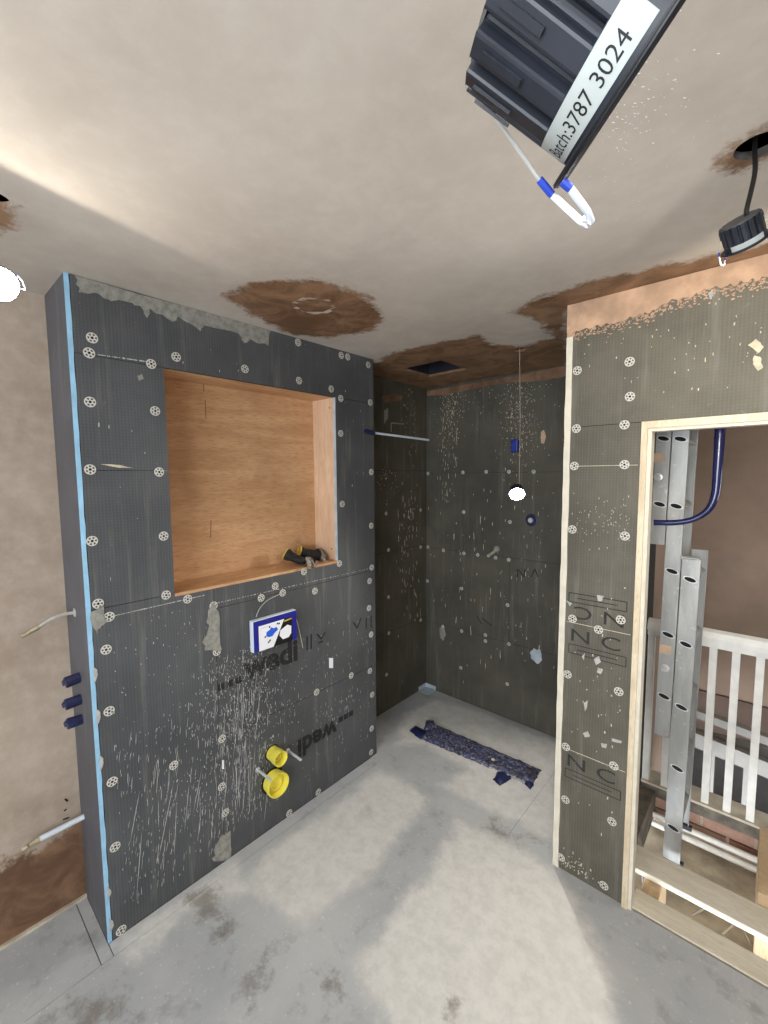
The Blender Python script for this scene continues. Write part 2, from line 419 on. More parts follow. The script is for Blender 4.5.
# ------------------------------------------------------------------ ceiling (with the cut holes)
HOLES = [(*uCEIL((758, 146)), .040), (-1.051, 2.28, .036), (-1.43, .19, .038), (.10, .06, .040)]
VENT = (-1.782, -1.482, 2.165, 2.46)
wet_ceil = [[uCEIL(q) for q in poly] for poly in [
    [(222, 296), (245, 284), (290, 279), (335, 283), (372, 300), (384, 318), (372, 332), (330, 338), (290, 334), (255, 318)],
    [(366, 366), (395, 353), (440, 341), (478, 335), (494, 345), (530, 346), (552, 337), (540, 322), (512, 313), (530, 301), (580, 284), (640, 270), (700, 258), (775, 243),
     (790, 262), (566, 309), (566, 368), (426, 396), (370, 380)],
    [(722, 150), (740, 140), (768, 128), (790, 140), (768, 162), (735, 166)], [(-20, 190), (10, 205), (20, 225), (-20, 235)]]]
def ceiling():
    xs = lines(XL, 1.6, .018); ys = lines(-1.8, YB, .018)
    def snap(L, v): L[int(np.argmin([abs(x-v) for x in L]))] = v
    for v in VENT[:2]: snap(xs, v)
    for v in VENT[2:]: snap(ys, v)
    nx, ny = len(xs), len(ys); V = [(x, y, H) for y in ys for x in xs]; F = []; skip = set(); rings = []
    for (hx, hy, hr) in HOLES:
        i0 = int(np.searchsorted(xs, hx-hr-.02)); i1 = int(np.searchsorted(xs, hx+hr+.02)); j0 = int(np.searchsorted(ys, hy-hr-.02)); j1 = int(np.searchsorted(ys, hy+hr+.02))
        for j in range(j0, j1):
            for i in range(i0, i1): skip.add((i, j))
        rings.append(((hx, hy, hr), [(i, j0) for i in range(i0, i1)]+[(i1, j) for j in range(j0, j1)]+[(i, j1) for i in range(i1, i0, -1)]+[(i0, j) for j in range(j1, j0, -1)]))
    for j in range(ny-1):
        for i in range(nx-1):
            if (i, j) in skip: continue
            cx, cy = (xs[i]+xs[i+1])/2, (ys[j]+ys[j+1])/2
            if VENT[0] < cx < VENT[1] and VENT[2] < cy < VENT[3]: continue
            F.append((j*nx+i, (j+1)*nx+i, (j+1)*nx+i+1, j*nx+i+1))
    for (hx, hy, hr), R in rings:
        prev = [j*nx+i for i, j in R]
        for lvl in range(2):
            cur = []
            for i, j in R:
                a = math.atan2(ys[j]-hy, xs[i]-hx); cur.append(len(V)); V.append((hx+hr*math.cos(a), hy+hr*math.sin(a), H+.014*lvl))
            for k in range(len(R)):
                k2 = (k+1) % len(R); F.append((prev[k], prev[k2], cur[k2], cur[k]))
            prev = cur
    x0, x1, y0, y1 = VENT; b = len(V)
    V += [(x0, y0, H), (x1, y0, H), (x1, y1, H), (x0, y1, H), (x0, y0, H+.014), (x1, y0, H+.014), (x1, y1, H+.014), (x0, y1, H+.014)]
    F += [(b+i, b+(i+1) % 4, b+4+(i+1) % 4, b+4+i) for i in range(4)]
    m = MB(); m.add(V, F); o = struct(m.build('ceiling', 'plaster_ceiling'), 'fresh plaster ceiling with damp brown patches')
    VA = np.array(V); wet = union(wet_ceil, VA[:, 0], VA[:, 1])
    c = uCEIL((314, 306)); d = np.hypot((VA[:, 0]-c[0]), (VA[:, 1]-c[1]))
    wet = np.where(np.abs(d-.075) < .014, np.minimum(wet, -.005), wet)
    setattr_f(o.data, 'wet', wet)
    r = MB().box(XL-.1, 1.7, -1.9, YB+.12, 2.56, 2.6).box(-.5, 1.65, YB-.02, YB+.05, 2.42, 2.57).build('roof_deck', 'void_dark', o)
    for x in (-1.9, -.75, .35):
        MB().box(x, x+.045, -1.8, YB, 2.44, 2.56).build('joist', 'old_timber', o)
    return o
CEIL = ceiling()
MB().add([(HOLES[0][0]+.0395*math.cos(2*math.pi*k/32), HOLES[0][1]+.0395*math.sin(2*math.pi*k/32), z) for z in (2.4005, 2.416) for k in range(32)], [(k, (k+1) % 32, 32+(k+1) % 32, 32+k) for k in range(32)]).build('hole_rim', 'foil', CEIL)
def ceiling_glint_specks():  # raised plaster specks, coloured white to stand for glints near the lamp
    m = MB()
    for _ in range(190):
        u_ = random.gauss(625, 34); v_ = random.gauss(105, 45)
        if u_ < 560+(190-v_)*.66: continue
        a, b = uCEIL((u_, v_)); l = random.uniform(.001, .0042); w = random.uniform(.0006, .0014); t_ = random.uniform(.5, 1.4)
        c_, s_ = math.cos(t_), math.sin(t_)
        V = [(a+x*c_-y*s_, b+x*s_+y*c_, H-.0003) for x, y in ((-l, 0), (0, -w), (l, 0), (0, w))]+[(a, b, H-.0016)]
        m.add(V, [(0, 1, 4), (1, 2, 4), (2, 3, 4), (3, 0, 4)])
    o = m.build('plaster_splatter', 'white_paint', CEIL); o['kind'] = 'stuff'
ceiling_glint_specks()
# duct opening in the shower ceiling
vt = thing('extractor_duct', 'black square extractor opening cut in the brown shower ceiling', 'vent', (-1.632, 2.31, 2.4))
x0, x1, y0, y1 = VENT
MB().box(x0-.003, x0, y0-.003, y1+.003, 2.415, 2.54).box(x1, x1+.003, y0, y1, 2.415, 2.54).box(x0, x1, y0-.003, y0, 2.415, 2.54).box(x0, x1, y1, y1+.003, 2.415, 2.54).box(x0, x1, y0, y1, 2.54, 2.544).build('duct_liner', 'lamp_black', vt)
m = MB()
for k in range(7):
    yy = y0+.04+.012*k; m.tube([(x1-.13+.012*k, y0+.012+.004*k, 2.43), (x1-.06+.006*k, y0+.02+.012*k, 2.45)], .004, 6)
m.build('foil_scraps', 'foil', vt)

# ------------------------------------------------------------------ left plaster wall
def plaster_wall():
    ys = np.array(lines(-1.8, Y0+.02, .025)); zs = np.array(lines(0, H, .025)); ny, nz = len(ys), len(zs)
    V = [(XL, y, z) for z in zs for y in ys]; F = [(j*ny+i, j*ny+i+1, (j+1)*ny+i+1, (j+1)*ny+i) for j in range(nz-1) for i in range(ny-1)]
    o = struct(MB().add(V, F).build('wall_left', 'plaster_wall'), 'skimmed plaster wall, damp brown near the floor')
    VA = np.array(V); P = [[(lambda q: (q[1], q[2]))(un(*q, 'x', XL)) for q in [(0, 866), (40, 848), (84, 818), (110, 810)]]+[(.6, -.1), (-2.2, -.1), (-2.2, .30), (-1.2, .36), (-.6, .28), (-.1, .33)]]
    setattr_f(o.data, 'wet', union(P, VA[:, 1], VA[:, 2]))
    MB().box(XL-.1, XL-.002, -1.8, YB+.1, -.1, H+.2).build('brickwork', 'core_dark', o)
    MB().box(XL, XL+.012, -1.8, .40, 0.0, .012).build('render_stop', 'dust_floor', o)
plaster_wall()

# ------------------------------------------------------------------ backer boards
def backer(poly, fr, mat, parent, proud=0, th=.018, gap=.001):
    a0, a1, b0, b1 = poly; a0 += gap; a1 -= gap; b0 += gap; b1 -= gap
    m = MB().prism([(a0, b0), (a1, b0), (a1, b1), (a0, b1)], fr, -th, proud, 0, 1)
    return m.build('backer_board', [mat, 'core_dark'], parent)
def washer_mesh():
    m = MB(); R = .0175; n = 30; t0, t1 = .0004, .0018
    def ring(r0, r1):
        V = []; 
        for k in range(n):
            a = 2*math.pi*k/n; c, s = math.cos(a), math.sin(a)
            V += [(r0*c, r0*s, t1), (r1*c, r1*s, t1), (r1*1.02*c, r1*1.02*s, 0)]
        F = []
        for k in range(n):
            q = (k+1) % n; F += [(k*3, k*3+1, q*3+1, q*3), (k*3+1, k*3+2, q*3+2, q*3+1)]
        m.add(V, F)
    ring(.0142, R); ring(.0045, .0078)
    for k in range(6):
        a = math.pi*2*k/6; c, s = math.cos(a), math.sin(a); w0, w1 = .0021, .0034
        p = lambda r, w: (r*c-w*s, r*s+w*c, t1)
        m.add([p(.0074, -w0), p(.0146, -w1), p(.0146, w1), p(.0074, w0)], [(0, 1, 2, 3)])
    V = [(.0046*math.cos(2*math.pi*k/8), .0046*math.sin(2*math.pi*k/8), t0) for k in range(8)]
    m.add(V, [tuple(range(8))], 1)
    return m.mesh('fixing_washer', ['washer_metal', 'screw_dark'])
WASH = washer_mesh()
def washers(px, u, nrm, fr, parent, scale=1.0, off=.0012):
    z = Vector(nrm); r = z.to_track_quat('Z', 'Y')
    for p in px:
        a, b = u(p); o = link('fixing_washer', WASH, parent, Vector(fr(a, b, off)))
        o.rotation_mode = 'QUATERNION'; o.rotation_quaternion = r @ Matrix.Rotation(random.uniform(0, 6), 4, 'Z').to_quaternion()
        o.scale = (scale, scale, 1)
def splats(name, spots, fr, mat, parent, off=.0008):
    """spots: (a, b, width, length, lean)"""
    m = MB()
    for a, b, w, l, s in spots:
        w2 = w/2; l2 = l/2; j = lambda k: random.uniform(1-k, 1+k)
        ring = [(-w2*j(.4), -l2*.5), (0, -l2), (w2*j(.4), -l2*.5), (w2*j(.4), l2*.5*j(.3)), (0, l2*j(.2)), (-w2*j(.4), l2*.5*j(.3))]
        V = [fr(a+x+s*y, b+y, off) for x, y in ring]+[fr(a-s*l2*.4, b-l2*.4, off+.0011), fr(a+s*l2*.4, b+l2*.4, off+.0011)]
        m.add(V, [(0, 1, 6), (1, 2, 6), (2, 3, 7, 6), (3, 4, 7), (4, 5, 7), (5, 0, 6, 7)])
    o = m.build(name, mat, parent); o['kind'] = 'stuff'; return o
def patch(name, pts, u, fr, mat, parent, th=.002, jag=.006, sub=4):
    P = [(lambda q: (q[0], min(q[1], H-.002)))(u(p)) for p in pts]; Q = []
    for i in range(len(P)):
        a = np.array(P[i]); b = np.array(P[(i+1) % len(P)])
        for k in range(sub): Q.append(tuple(a+(b-a)*k/sub+rng.uniform(-jag, jag, 2)*(1 if k else .4)))
    Q = [(a, min(b, H-.001)) for a, b in Q]
    return MB().prism(Q, fr, .0003, th).build(name, mat, parent)
def marks(name, strokes, u, fr, parent, mat='ink', w=.004, th=.0014):
    m = MB()
    for pa, pb in strokes:
        a = np.array(u(pa)); b = np.array(u(pb)); d = (b-a)/np.linalg.norm(b-a); n = np.array([-d[1], d[0]])*w/2
        V = [fr(*(a-n), th), fr(*(b-n), th), fr(*(b+n), th), fr(*(a+n), th)]; m.add(V, [(0, 1, 2, 3)])
    return m.build(name, mat, parent)
def text_on(name, body, a0, b0, w, h, fr, parent, mat='ink', bold=0, flip=False, th=.0014, mirror_a=False):
    v, f = text_mesh(body, 1.0, bold); P = fit(v, w, h)
    if flip: P = [(w-x, h-y) for x, y in P]
    return MB().add([fr(a0+(w-x if mirror_a else x), b0+y, th) for x, y in P], f).build(name, mat, parent)

# ------------------------------------------------------------------ boxed-out wall with niche
NY0, NY1, NZ0, NZ1, ND = .702, 1.575, 1.266, 2.147, .19
T = .018
BX = XA-T-.001
core = MB().box(XL, BX, Y0+TS+.001, NY0-T, 0, H).box(XL, BX, NY1+T, Y1-T, 0, H).box(XL, BX, NY0-T, NY1+T, 0, NZ0-T).box(XL, BX, NY0-T, NY1+T, NZ1+T, H).build('wall_boxing', 'core_dark')
struct(core, 'boxed-out cistern wall of dark tile backer board with plywood niche')
# side board runs through to the front: its blue foam edge shows
m = MB()
m.box(XL+.001, XA-.0045, Y0, Y0+TS, 0, H, 0); core_side = m.build('backer_board', 'board_side', core)
sm = MB(); N = 60; V = []
for k in range(N+1):
    z = H*k/N; V += [(XA-.0045, Y0-.0005, z), (XA+random.uniform(-.001, .0015), Y0-.0005, z), (XA+random.uniform(-.001, .001), Y0+TS+random.uniform(-.001, .001), z), (XA-.0045, Y0+TS, z)]
Fs = [(4*k+i, 4*k+(i+1) % 4, 4*k+4+(i+1) % 4, 4*k+4+i) for k in range(N) for i in range(4)]+[(0, 1, 2, 3), (4*N, 4*N+1, 4*N+2, 4*N+3)]
fe = sm.add(V, Fs).build('foam_edge', 'foam_blue', core); fe['label'] = 'light blue foam board edge'
E0 = Y0+TS+.001
BB = [(E0, Y1, NZ1, H), (E0, NY0, 1.755, NZ1), (E0, NY0, NZ0, 1.755), (E0, .862, 0, NZ0), (NY1, Y1, 1.165, NZ1), (.862, NY1, 1.165, NZ0),
      (.862, Y1, .578, 1.165), (.862, Y1, 0, .578)]
for k, b in enumerate(BB): backer(b, fBOX, 'board_y', core, proud=random.uniform(-.0006, .0006))
MB().box(XL+.001, XA-.019, Y1-T+.001, Y1-.001, 0, H).build('backer_board', 'board_x_lit', core)
# plywood lining
nx = XA-ND
MB().box(nx-.012, nx, NY0-.012, NY1+.012, NZ0-.012, NZ1+.012).build('niche_back_panel', 'ply_back', core)
MB().box(nx, XA-.0185, NY1, NY1+.012, NZ0, NZ1).build('niche_side_panel', 'ply_side', core)
MB().box(nx, XA-.0185, NY0-.012, NY0, NZ0, NZ1).build('niche_side_panel', 'ply_side', core)
MB().box(nx, XA+.0005, NY0, NY1, NZ0-.012, NZ0).build('niche_shelf', 'ply_shelf', core)
MB().box(nx, XA-.0185, NY0, NY1, NZ1, NZ1+.012).build('niche_top_panel', 'ply_shelf', core)
for bx_ in ((XA-.018, XA-.0005, NY1-.0025, NY1+.0005, NZ0, NZ1),):
    MB().box(*bx_).build('foam_edge', 'seal_blue', core)
m = MB()
for (yy, zz) in ((NY1-.0008, NZ1-.05), (NY1-.0008, NZ0+.06)): m.tube([(XA-.05, yy, zz), (XA-.05, yy+.002, zz)], .004, 8)
m.build('niche_screw', 'screw_dark', core)
fNB = lambda a, b, d: (nx+d, a, b)
uNB = lambda p: (lambda q: (q[1], q[2]))(un(*p, 'x', nx))
marks('wood_mark', [((205, 400), (206, 419)), ((203, 383), (204, 392)), ((211, 520), (210.5, 538))], uNB, fNB, core, 'stain_wood', .004, .0004)
box_w = [(92, 338), (89, 353), (151, 364), (176, 357), (90, 402), (155, 411), (90, 469.5), (159, 472), (92, 541), (163.5, 536), (98, 603.6), (109, 616.7), (166, 595), (187.5, 599),
  (106, 649.5), (109, 711), (112, 781.5), (173.6, 765), (115, 846.6), (121, 930), (244.7, 369), (298.8, 380.6), (331, 389), (297.8, 342.5), (341, 355.5), (347.5, 357), (368, 365),
  (340.6, 398.4), (370, 402.5), (340.5, 433.4), (371, 472), (342, 504), (371, 525.6), (339.2, 563.5), (303.8, 571.6), (371.5, 567.5), (275, 586), (282.5, 592.8), (261, 597.8), (314.7, 591),
  (369.4, 581), (213.4, 605.6), (368.8, 608), (216.7, 651.6), (221.9, 738.5), (351, 675.4), (369.7, 670.8), (316.4, 692), (372, 694.6), (371.5, 728.4), (371, 752), (318, 792), (289, 813),
  (221.6, 786.3), (225.3, 812.4), (370.9, 634.4)]
washers(box_w, uBOX, (1, 0, 0), fBOX, core)
# smeared adhesive under the ceiling
pts = [(74, 270), (270, 325), (268, 346), (252, 340), (244, 343), (239, 334), (205, 326), (200, 331), (178, 316), (172, 322), (150, 309), (147, 318), (141, 306), (120, 300), (112, 302), (95, 293), (79, 292)]
patch('adhesive_smear', pts, uBOX, fBOX, 'mortar', core, .0016, .006, 4)
patch('adhesive_smear', [(210, 606), (214, 602), (218, 612), (222, 650), (205, 651), (204, 638), (208, 624)], uBOX, fBOX, 'mortar', core, .004, .011)
patch('adhesive_smear', [(222, 835), (230, 831), (230, 858), (213, 862), (214, 848)], uBOX, fBOX, 'mortar', core, .003, .010)
patch('adhesive_smear', [(90, 612), (103, 605), (107, 622), (101, 626), (97, 633), (92, 626)], uBOX, fBOX, 'mortar', core, .003, .004)
for (x, y, r) in ((93, 675, 9), (96, 717, 8.5), (99, 763, 8), (106.5, 893, 6), (109, 925, 7)):
    patch('adhesive_smear', [(x, y-r), (x+4, y-r*.6), (x+4.5, y), (x+2.4, y+r*.7), (x+1, y+r)], uBOX, fBOX, 'splatter', core, .003, .001, 2)
text_on('printed_mark', 'wedi', .985, .795, .305, .118, fBOX, core, 'ink', .035)
text_on('printed_mark', 'wedi', 1.275, .268, .27, .108, fBOX, core, 'ink', .035, True)
def squares(ps, fr, s):
    m = MB()
    for a, b in ps: m.add([fr(a, b, .0014), fr(a+s, b, .0014), fr(a+s, b+s, .0014), fr(a, b+s, .0014)], [(0, 1, 2, 3)])
    return m.build('printed_mark', 'ink', core)
squares([(.862+.042*k, .797) for k in range(3)], fBOX, .031); squares([(1.56+.04*k, .340) for k in range(3)], fBOX, .031)
marks('printed_mark', [((353, 622), (357, 628)), ((357, 628), (361, 618)), ((366, 618), (366, 629)), ((371, 616), (371, 628)), ((307, 636), (307, 650)), ((311, 634), (311, 649)),
    ((317, 634), (321, 639)), ((321, 639), (325, 632)), ((318, 643), (323, 641))], uBOX, fBOX, core, 'ink', .009)
sp = []
def drips(n, am, asd, b0, b1, wmax, lmax, lean=0):
    for _ in range(n):
        a = random.gauss(am, asd) if asd else random.uniform(*am)
        b = random.uniform(b0, b1); l = abs(random.gauss(0, lmax*.4))+.004
        w = random.uniform(.0011, wmax)
        if E0+.01 < a < Y1-.01 and .01 < b-l/2 and not (NY0-.01 < a < NY1+.01 and NZ0-.03 < b+l/2 and b-l/2 < NZ1+.02):
            sp.append((a, b, min(w, l), l, lean+random.uniform(-.12, .12)))
drips(520, .97, .11, .12, .95, .0026, .05, .08); drips(420, .99, .11, .5, .95, .003, .010); drips(160, .97, .14, .2, .9, .006, .012)
drips(300, (.46, .88), 0, .08, .75, .0019, .055, .12); drips(160, (.46, .88), 0, .3, 1.2, .0035, .008)
drips(190, (1.1, 1.85), 0, .1, .95, .0024, .03); drips(60, (.44, 1.8), 0, 1.25, 2.38, .005, .018)
drips(70, .97, .06, .1, .75, .0026, .35, .05); drips(40, (.5, .88), 0, .2, .6, .0028, .3, .14); drips(50, (1.4, 1.7), .08 if False else 0, .3, .5, .004, .03)
splats('plaster_splatter', sp, fBOX, 'splatter', core)
# dotted sealant line under the niche
sp2 = []
for (pa, pb, n) in (((113, 616), (205, 595), 46), ((217, 603), (372, 568), 60), ((100, 355), (149, 362), 20), ((226, 737), (345, 677), 16)):
    for k in range(n):
        t = (k+random.uniform(-.3, .3))/n; a, b = uBOX((pa[0]+(pb[0]-pa[0])*t, pa[1]+(pb[1]-pa[1])*t)); sp2.append((a, b, random.uniform(.003, .012), random.uniform(.0025, .006), 0))
splats('sealant_dots', sp2, fBOX, 'splatter', core)
patch('paper_tag', [(329, 658), (333, 658), (333, 668), (329, 668)], uBOX, fBOX, 'box_white', core, .001, 0, 1)
patch('paper_tag', [(222, 760), (224, 760), (224, 769), (222, 769)], uBOX, fBOX, 'box_white', core, .001, 0, 1)
patch('grey_splash', [(101, 376), (104, 374), (142, 375), (139, 382), (103, 381)][:0] or [(137, 376), (142, 374), (144, 379), (139, 381)], uBOX, fBOX, 'mortar', core, .001, .002, 2)
patch('grey_splash', [(100, 464), (120, 465), (133, 468), (120, 468)], uBOX, fBOX, 'splatter_warm', core, .001, .002, 2)

# ------------------------------------------------------------------ shower walls
wb = struct(MB().box(XL-.1, -.5, YB+.02, YB+.12, -.1, H+.2).build('wall_back', 'core_dark'), 'shower back wall of dark backer boards')
XR = -.56
for b in [(XL, XR, 1.745, H), (XL, -1.69, 1.158, 1.745), (-1.69, XR, 1.158, 1.745), (XL, -1.32, .556, 1.158), (-1.32, XR, .556, 1.158), (XL, XR, 0, .556)]:
    backer(b, fBACK, 'board_b_dim', wb, random.uniform(-.0006, .0006))
back_w = [(463, 472.4), (486.3, 471.8), (509, 471.8), (533.7, 471.8), (463.7, 512), (510, 522), (443.5, 550.4), (464, 553.3), (477.8, 554.8), (495.7, 557.7), (508.8, 559.8),
  (461.7, 588.5), (507.7, 605), (443, 626.5), (461.7, 631), (485.5, 635), (485.5, 641), (509, 644), (460.9, 667.7), (507.3, 684), (539, 651), (428, 547), (428, 473.5), (427.5, 581)]
washers(back_w, uBACK, (0, -1, 0), fBACK, wb, .72)
def spray(n, c, sx, sz, wmax, lmax, lo=-.95):
    out = []
    for _ in range(n):
        a = random.gauss(c[0], sx); b = random.gauss(c[1], sz); l = abs(random.gauss(0, lmax*.5))+.003
        if b+l/2 < H-.02: out.append((a, b, random.uniform(.002, wmax), l, random.uniform(-.1, .1)))
    return out
s = spray(330, uBACK((520, 412)), .075, .17, .006, .012)+spray(240, uBACK((450, 410)), .06, .14, .005, .014)+spray(70, uBACK((447, 460)), .05, .22, .004, .05)
s += spray(90, uBACK((480, 560)), .28, .42, .005, .05)+spray(60, uBACK((530, 520)), .12, .4, .005, .04)+spray(60, uBACK((470, 400)), .25, .06, .005, .012)
s = [q for q in s if XL+.02 < q[0] < -.6 and q[1] > .03]
splats('plaster_splatter', s, fBACK, 'splatter_warm', wb)
patch('adhesive_smear', [(530, 652), (534, 648), (541, 652), (542, 660), (538, 664), (532, 659)], uBACK, fBACK, 'seal_blue', wb, .004, .003)
patch('adhesive_smear', [(541, 432), (544, 430), (546, 436), (544, 444), (541, 443)], uBACK, fBACK, 'label_tape', wb, .003, .002)
patch('adhesive_smear', [(440, 628), (444, 626), (446, 634), (443, 641), (440, 637)], uBACK, fBACK, 'mortar', wb, .002, .004)
# brown plaster band at the top of the back wall
pts = [(427, 391), (566, 366), (566, 376), (540, 381), (500, 384), (470, 390), (440, 395), (428, 396)]
pb = patch('plaster_band', pts, uBACK, fBACK, 'plaster_wall', wb, .004, .006, 4); setattr_f(pb.data, 'wet', np.full(len(pb.data.vertices), .03))
marks('printed_mark', [((517, 569), (518, 577)), ((518, 569), (524, 577)), ((524, 577), (525, 569)), ((531, 577), (535, 569)), ((535, 569), (538, 577)), ((477, 616), (482, 624)), ((482, 618), (492, 626))], uBACK, fBACK, wb, 'ink_faint', .008)
ws = struct(MB().box(XL-.09, XL-.019, Y1+.005, YB+.02, 0, H+.05).build('wall_shower', 'core_dark'), 'shower left wall of dark backer boards')
for z0, z1 in ((0, .59), (.59, 1.18), (1.18, 1.765), (1.765, H)): backer((Y1+.002, YB-.001, z0, z1), fSHL, 'board_s', ws, 0)
washers([(386, 513.5), (388.4, 550), (388.4, 597), (388.7, 633), (386.4, 674.6), (420.5, 547), (420.5, 620), (420.5, 510)], uSHL, (1, 0, 0), fSHL, ws, .72)
s = spray(70, uSHL((408, 560)), .09, .32, .006, .06)+spray(60, uSHL((409, 410)), .05, .16, .006, .02)+spray(40, uSHL((388, 480)), .06, .05, .008, .012)+spray(40, uSHL((410, 520)), .07, .1, .005, .05)
s = [q for q in s if Y1+.05 < q[0] < YB-.02 and q[1] > .03]
splats('plaster_splatter', s, fSHL, 'splatter_warm', ws)
pb = patch('plaster_patch', [(382, 396), (392, 393), (403, 397), (400, 401), (384, 402)], uSHL, fSHL, 'plaster_wall', ws, .003, .006); setattr_f(pb.data, 'wet', np.full(len(pb.data.vertices), .03))
patch('adhesive_smear', [(384, 410), (388, 408), (388, 418), (384, 424)], uSHL, fSHL, 'mortar', ws, .003, .004)
marks('chalk_mark', [((391, 423), (404, 424)), ((391, 423), (391, 432))], uSHL, fSHL, ws, 'mortar', .01)
# hall side of the shower
struct(MB().box(-.6, -.48, YP+.03, YB+.12, -.1, H+.05).build('wall_shower_right', 'core_dark'), 'wall between shower and landing')

# fittings on the back wall
def outlet(px, fr_u, w, h, d, mat, name, label, cat):
    a, b = fr_u(px); o = MB().box(a-w/2, a+w/2, YB-d, YB-.001, b-h/2, b+h/2).build(name, mat); bevel(o, .008, 3); tag(o, label, cat); return o
outlet((516, 446), uBACK, .05, .085, .03, 'blue_plastic', 'pipe_cover', 'small bright blue plastic cover on the shower back wall above the lamp', 'pipe cover')
a, b = uBACK((532, 520)); t = thing('valve_outlet', 'dark round valve outlet on shower back wall, right of hanging lamp', 'outlet', (a, YB, b))
MB().lathe((a, YB-.001, b), (0, -1, 0), [(0, .042), (.004, .042), (.006, .03), (.012, .028)], 20).build('flange', 'navy_tape', t, 40)
MB().lathe((a, YB-.014, b), (0, -1, 0), [(0, .016), (.014, .016)], 14).build('stub', 'zinc', t, 40)
a, b = uBACK((497, 549)); q = un(488, 556, 'y', YB-.10)
t = thing('pipe_stub', 'short pale capped pipe sticking out of the shower back wall', 'pipe', (a, YB, b))
MB().tube([(a, YB-.001, b), (a-.005, YB-.05, b-.02), q], [.011, .0105, .01], 12).build('pipe', 'splatter_warm', t, 40)
MB().lathe((a, YB-.001, b), (0, -1, 0), [(0, .022), (.01, .022), (.014, .014)], 16).build('collar', 'mortar', t, 40)

# corner sealing piece
c = MB(); L = .10; e = .002
c.box(XL+e, XL+L, YB-.004, YB-.0015, .0005, .034).box(XL+e, XL+.004, YB-L, YB-.004, .0005, .034).box(XL+.004, XL+L, YB-L, YB-.004, .0005, .003)
tag(c.build('corner_seal', 'seal_blue'), 'pale blue waterproofing corner piece on floor in shower corner', 'seal')

# ------------------------------------------------------------------ linear drain under blue tape
dc = uFLOOR((476, 757))
dr = thing('shower_drain', 'long linear floor drain covered in scuffed navy tape', 'drain', (dc[0], dc[1], 0))
corner = [np.array(uFLOOR(p)) for p in ((420, 739), (433, 724), (541, 771), (531, 785))]   # nearL, farL, farR, nearR
def sheet(P, nu, nv, z, amp, name, mat, jag=.006):
    V = []
    for i in range(nu+1):
        for j in range(nv+1):
            s_, t_ = i/nu, j/nv; q = (P[0]*(1-s_)+P[3]*s_)*(1-t_)+(P[1]*(1-s_)+P[2]*s_)*t_
            q = q+rng.uniform(-1, 1, 2)*(jag if i in (0, nu) or j in (0, nv) else .001)
            zz = z+amp*(.5+.5*math.sin(s_*37+math.sin(t_*6)*2)*math.sin(t_*9+s_*11))+rng.uniform(0, amp*.4)
            if i in (0, nu) or j in (0, nv): zz = .0015
            V.append((q[0], q[1], zz))
    F = [(i*(nv+1)+j, (i+1)*(nv+1)+j, (i+1)*(nv+1)+j+1, i*(nv+1)+j+1) for i in range(nu) for j in range(nv)]
    o = MB().add(V, F).build(name, mat, dr, 60)
    so = o.modifiers.new('thick', 'SOLIDIFY'); so.thickness = .001; so.offset = 1; return o
ux = (corner[3]-corner[0]); ux /= np.linalg.norm(ux)
MB().box(min(p[0] for p in corner)+.03, max(p[0] for p in corner)-.03, dc[1]-.035, dc[1]+.035, .0005, .006).build('channel', 'steel', dr)
sheet(corner, 60, 12, .009, .009, 'tape_cover', 'drain_tape')
fl = lambda L: [np.array(uFLOOR(p)) for p in L]
sheet(fl([(409, 731), (415, 726), (440, 737), (421, 740)]), 8, 5, .006, .008, 'tape_flap', 'navy_tape', .003)
sheet(fl([(493, 780), (499, 770), (514, 777), (500, 786)]), 6, 5, .004, .007, 'tape_flap', 'navy_tape', .003)
sheet(fl([(522, 781), (531, 778), (534, 785), (530, 790)]), 6, 5, .004, .006, 'tape_flap', 'navy_tape', .003)
sheet(fl([(424, 731), (426, 721), (433, 722), (440, 731)]), 8, 5, .012, .01, 'tape_flap', 'drain_tape', .003)
g = uFLOOR((493, 762)); MB().ell((g[0], g[1], .017), (.012, .012, .004), None, 10, 6).build('plaster_blob', 'splatter_warm', dr, 60)

# ------------------------------------------------------------------ partition with door opening
DX0, DX1, DZ = -.362, .46, 1.918
TH = .11
pw = MB().box(-.62, DX0-.03, YP+.019, YP+TH, 0, H).box(DX0-.03, DX1+.03, YP+.019, YP+TH, DZ+.001, H).box(DX1+.03, 1.62, YP+.019, YP+TH, -.1, H).build('wall_partition', 'core_dark')
struct(pw, 'partition wall clad in dark backer board beside open doorway')
PX = -.642
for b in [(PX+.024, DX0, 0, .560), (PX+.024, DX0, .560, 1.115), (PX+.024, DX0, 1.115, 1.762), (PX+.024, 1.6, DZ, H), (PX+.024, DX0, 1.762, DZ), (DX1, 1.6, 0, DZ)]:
    backer(b, fPART, 'board_x_lit', pw, random.uniform(-.0006, .0006))
m = MB(); N = 40; V = []
for k in range(N+1):
    z = 2.275*k/N; j = random.uniform(-.0015, .0015)
    V += [(PX+j, YP+TH, z), (PX+j, YP-.004, z), (PX+.024+random.uniform(-.001, .002), YP-.003, z), (PX+.023, YP+TH, z)]
fe = m.add(V, [(4*k+i, 4*k+(i+1) % 4, 4*k+4+(i+1) % 4, 4*k+4+i) for k in range(N) for i in range(4)]+[(0, 1, 2, 3), (4*N, 4*N+1, 4*N+2, 4*N+3)]).build('edge_bead', 'cream_bead', pw)
fe['label'] = 'cream corner bead'
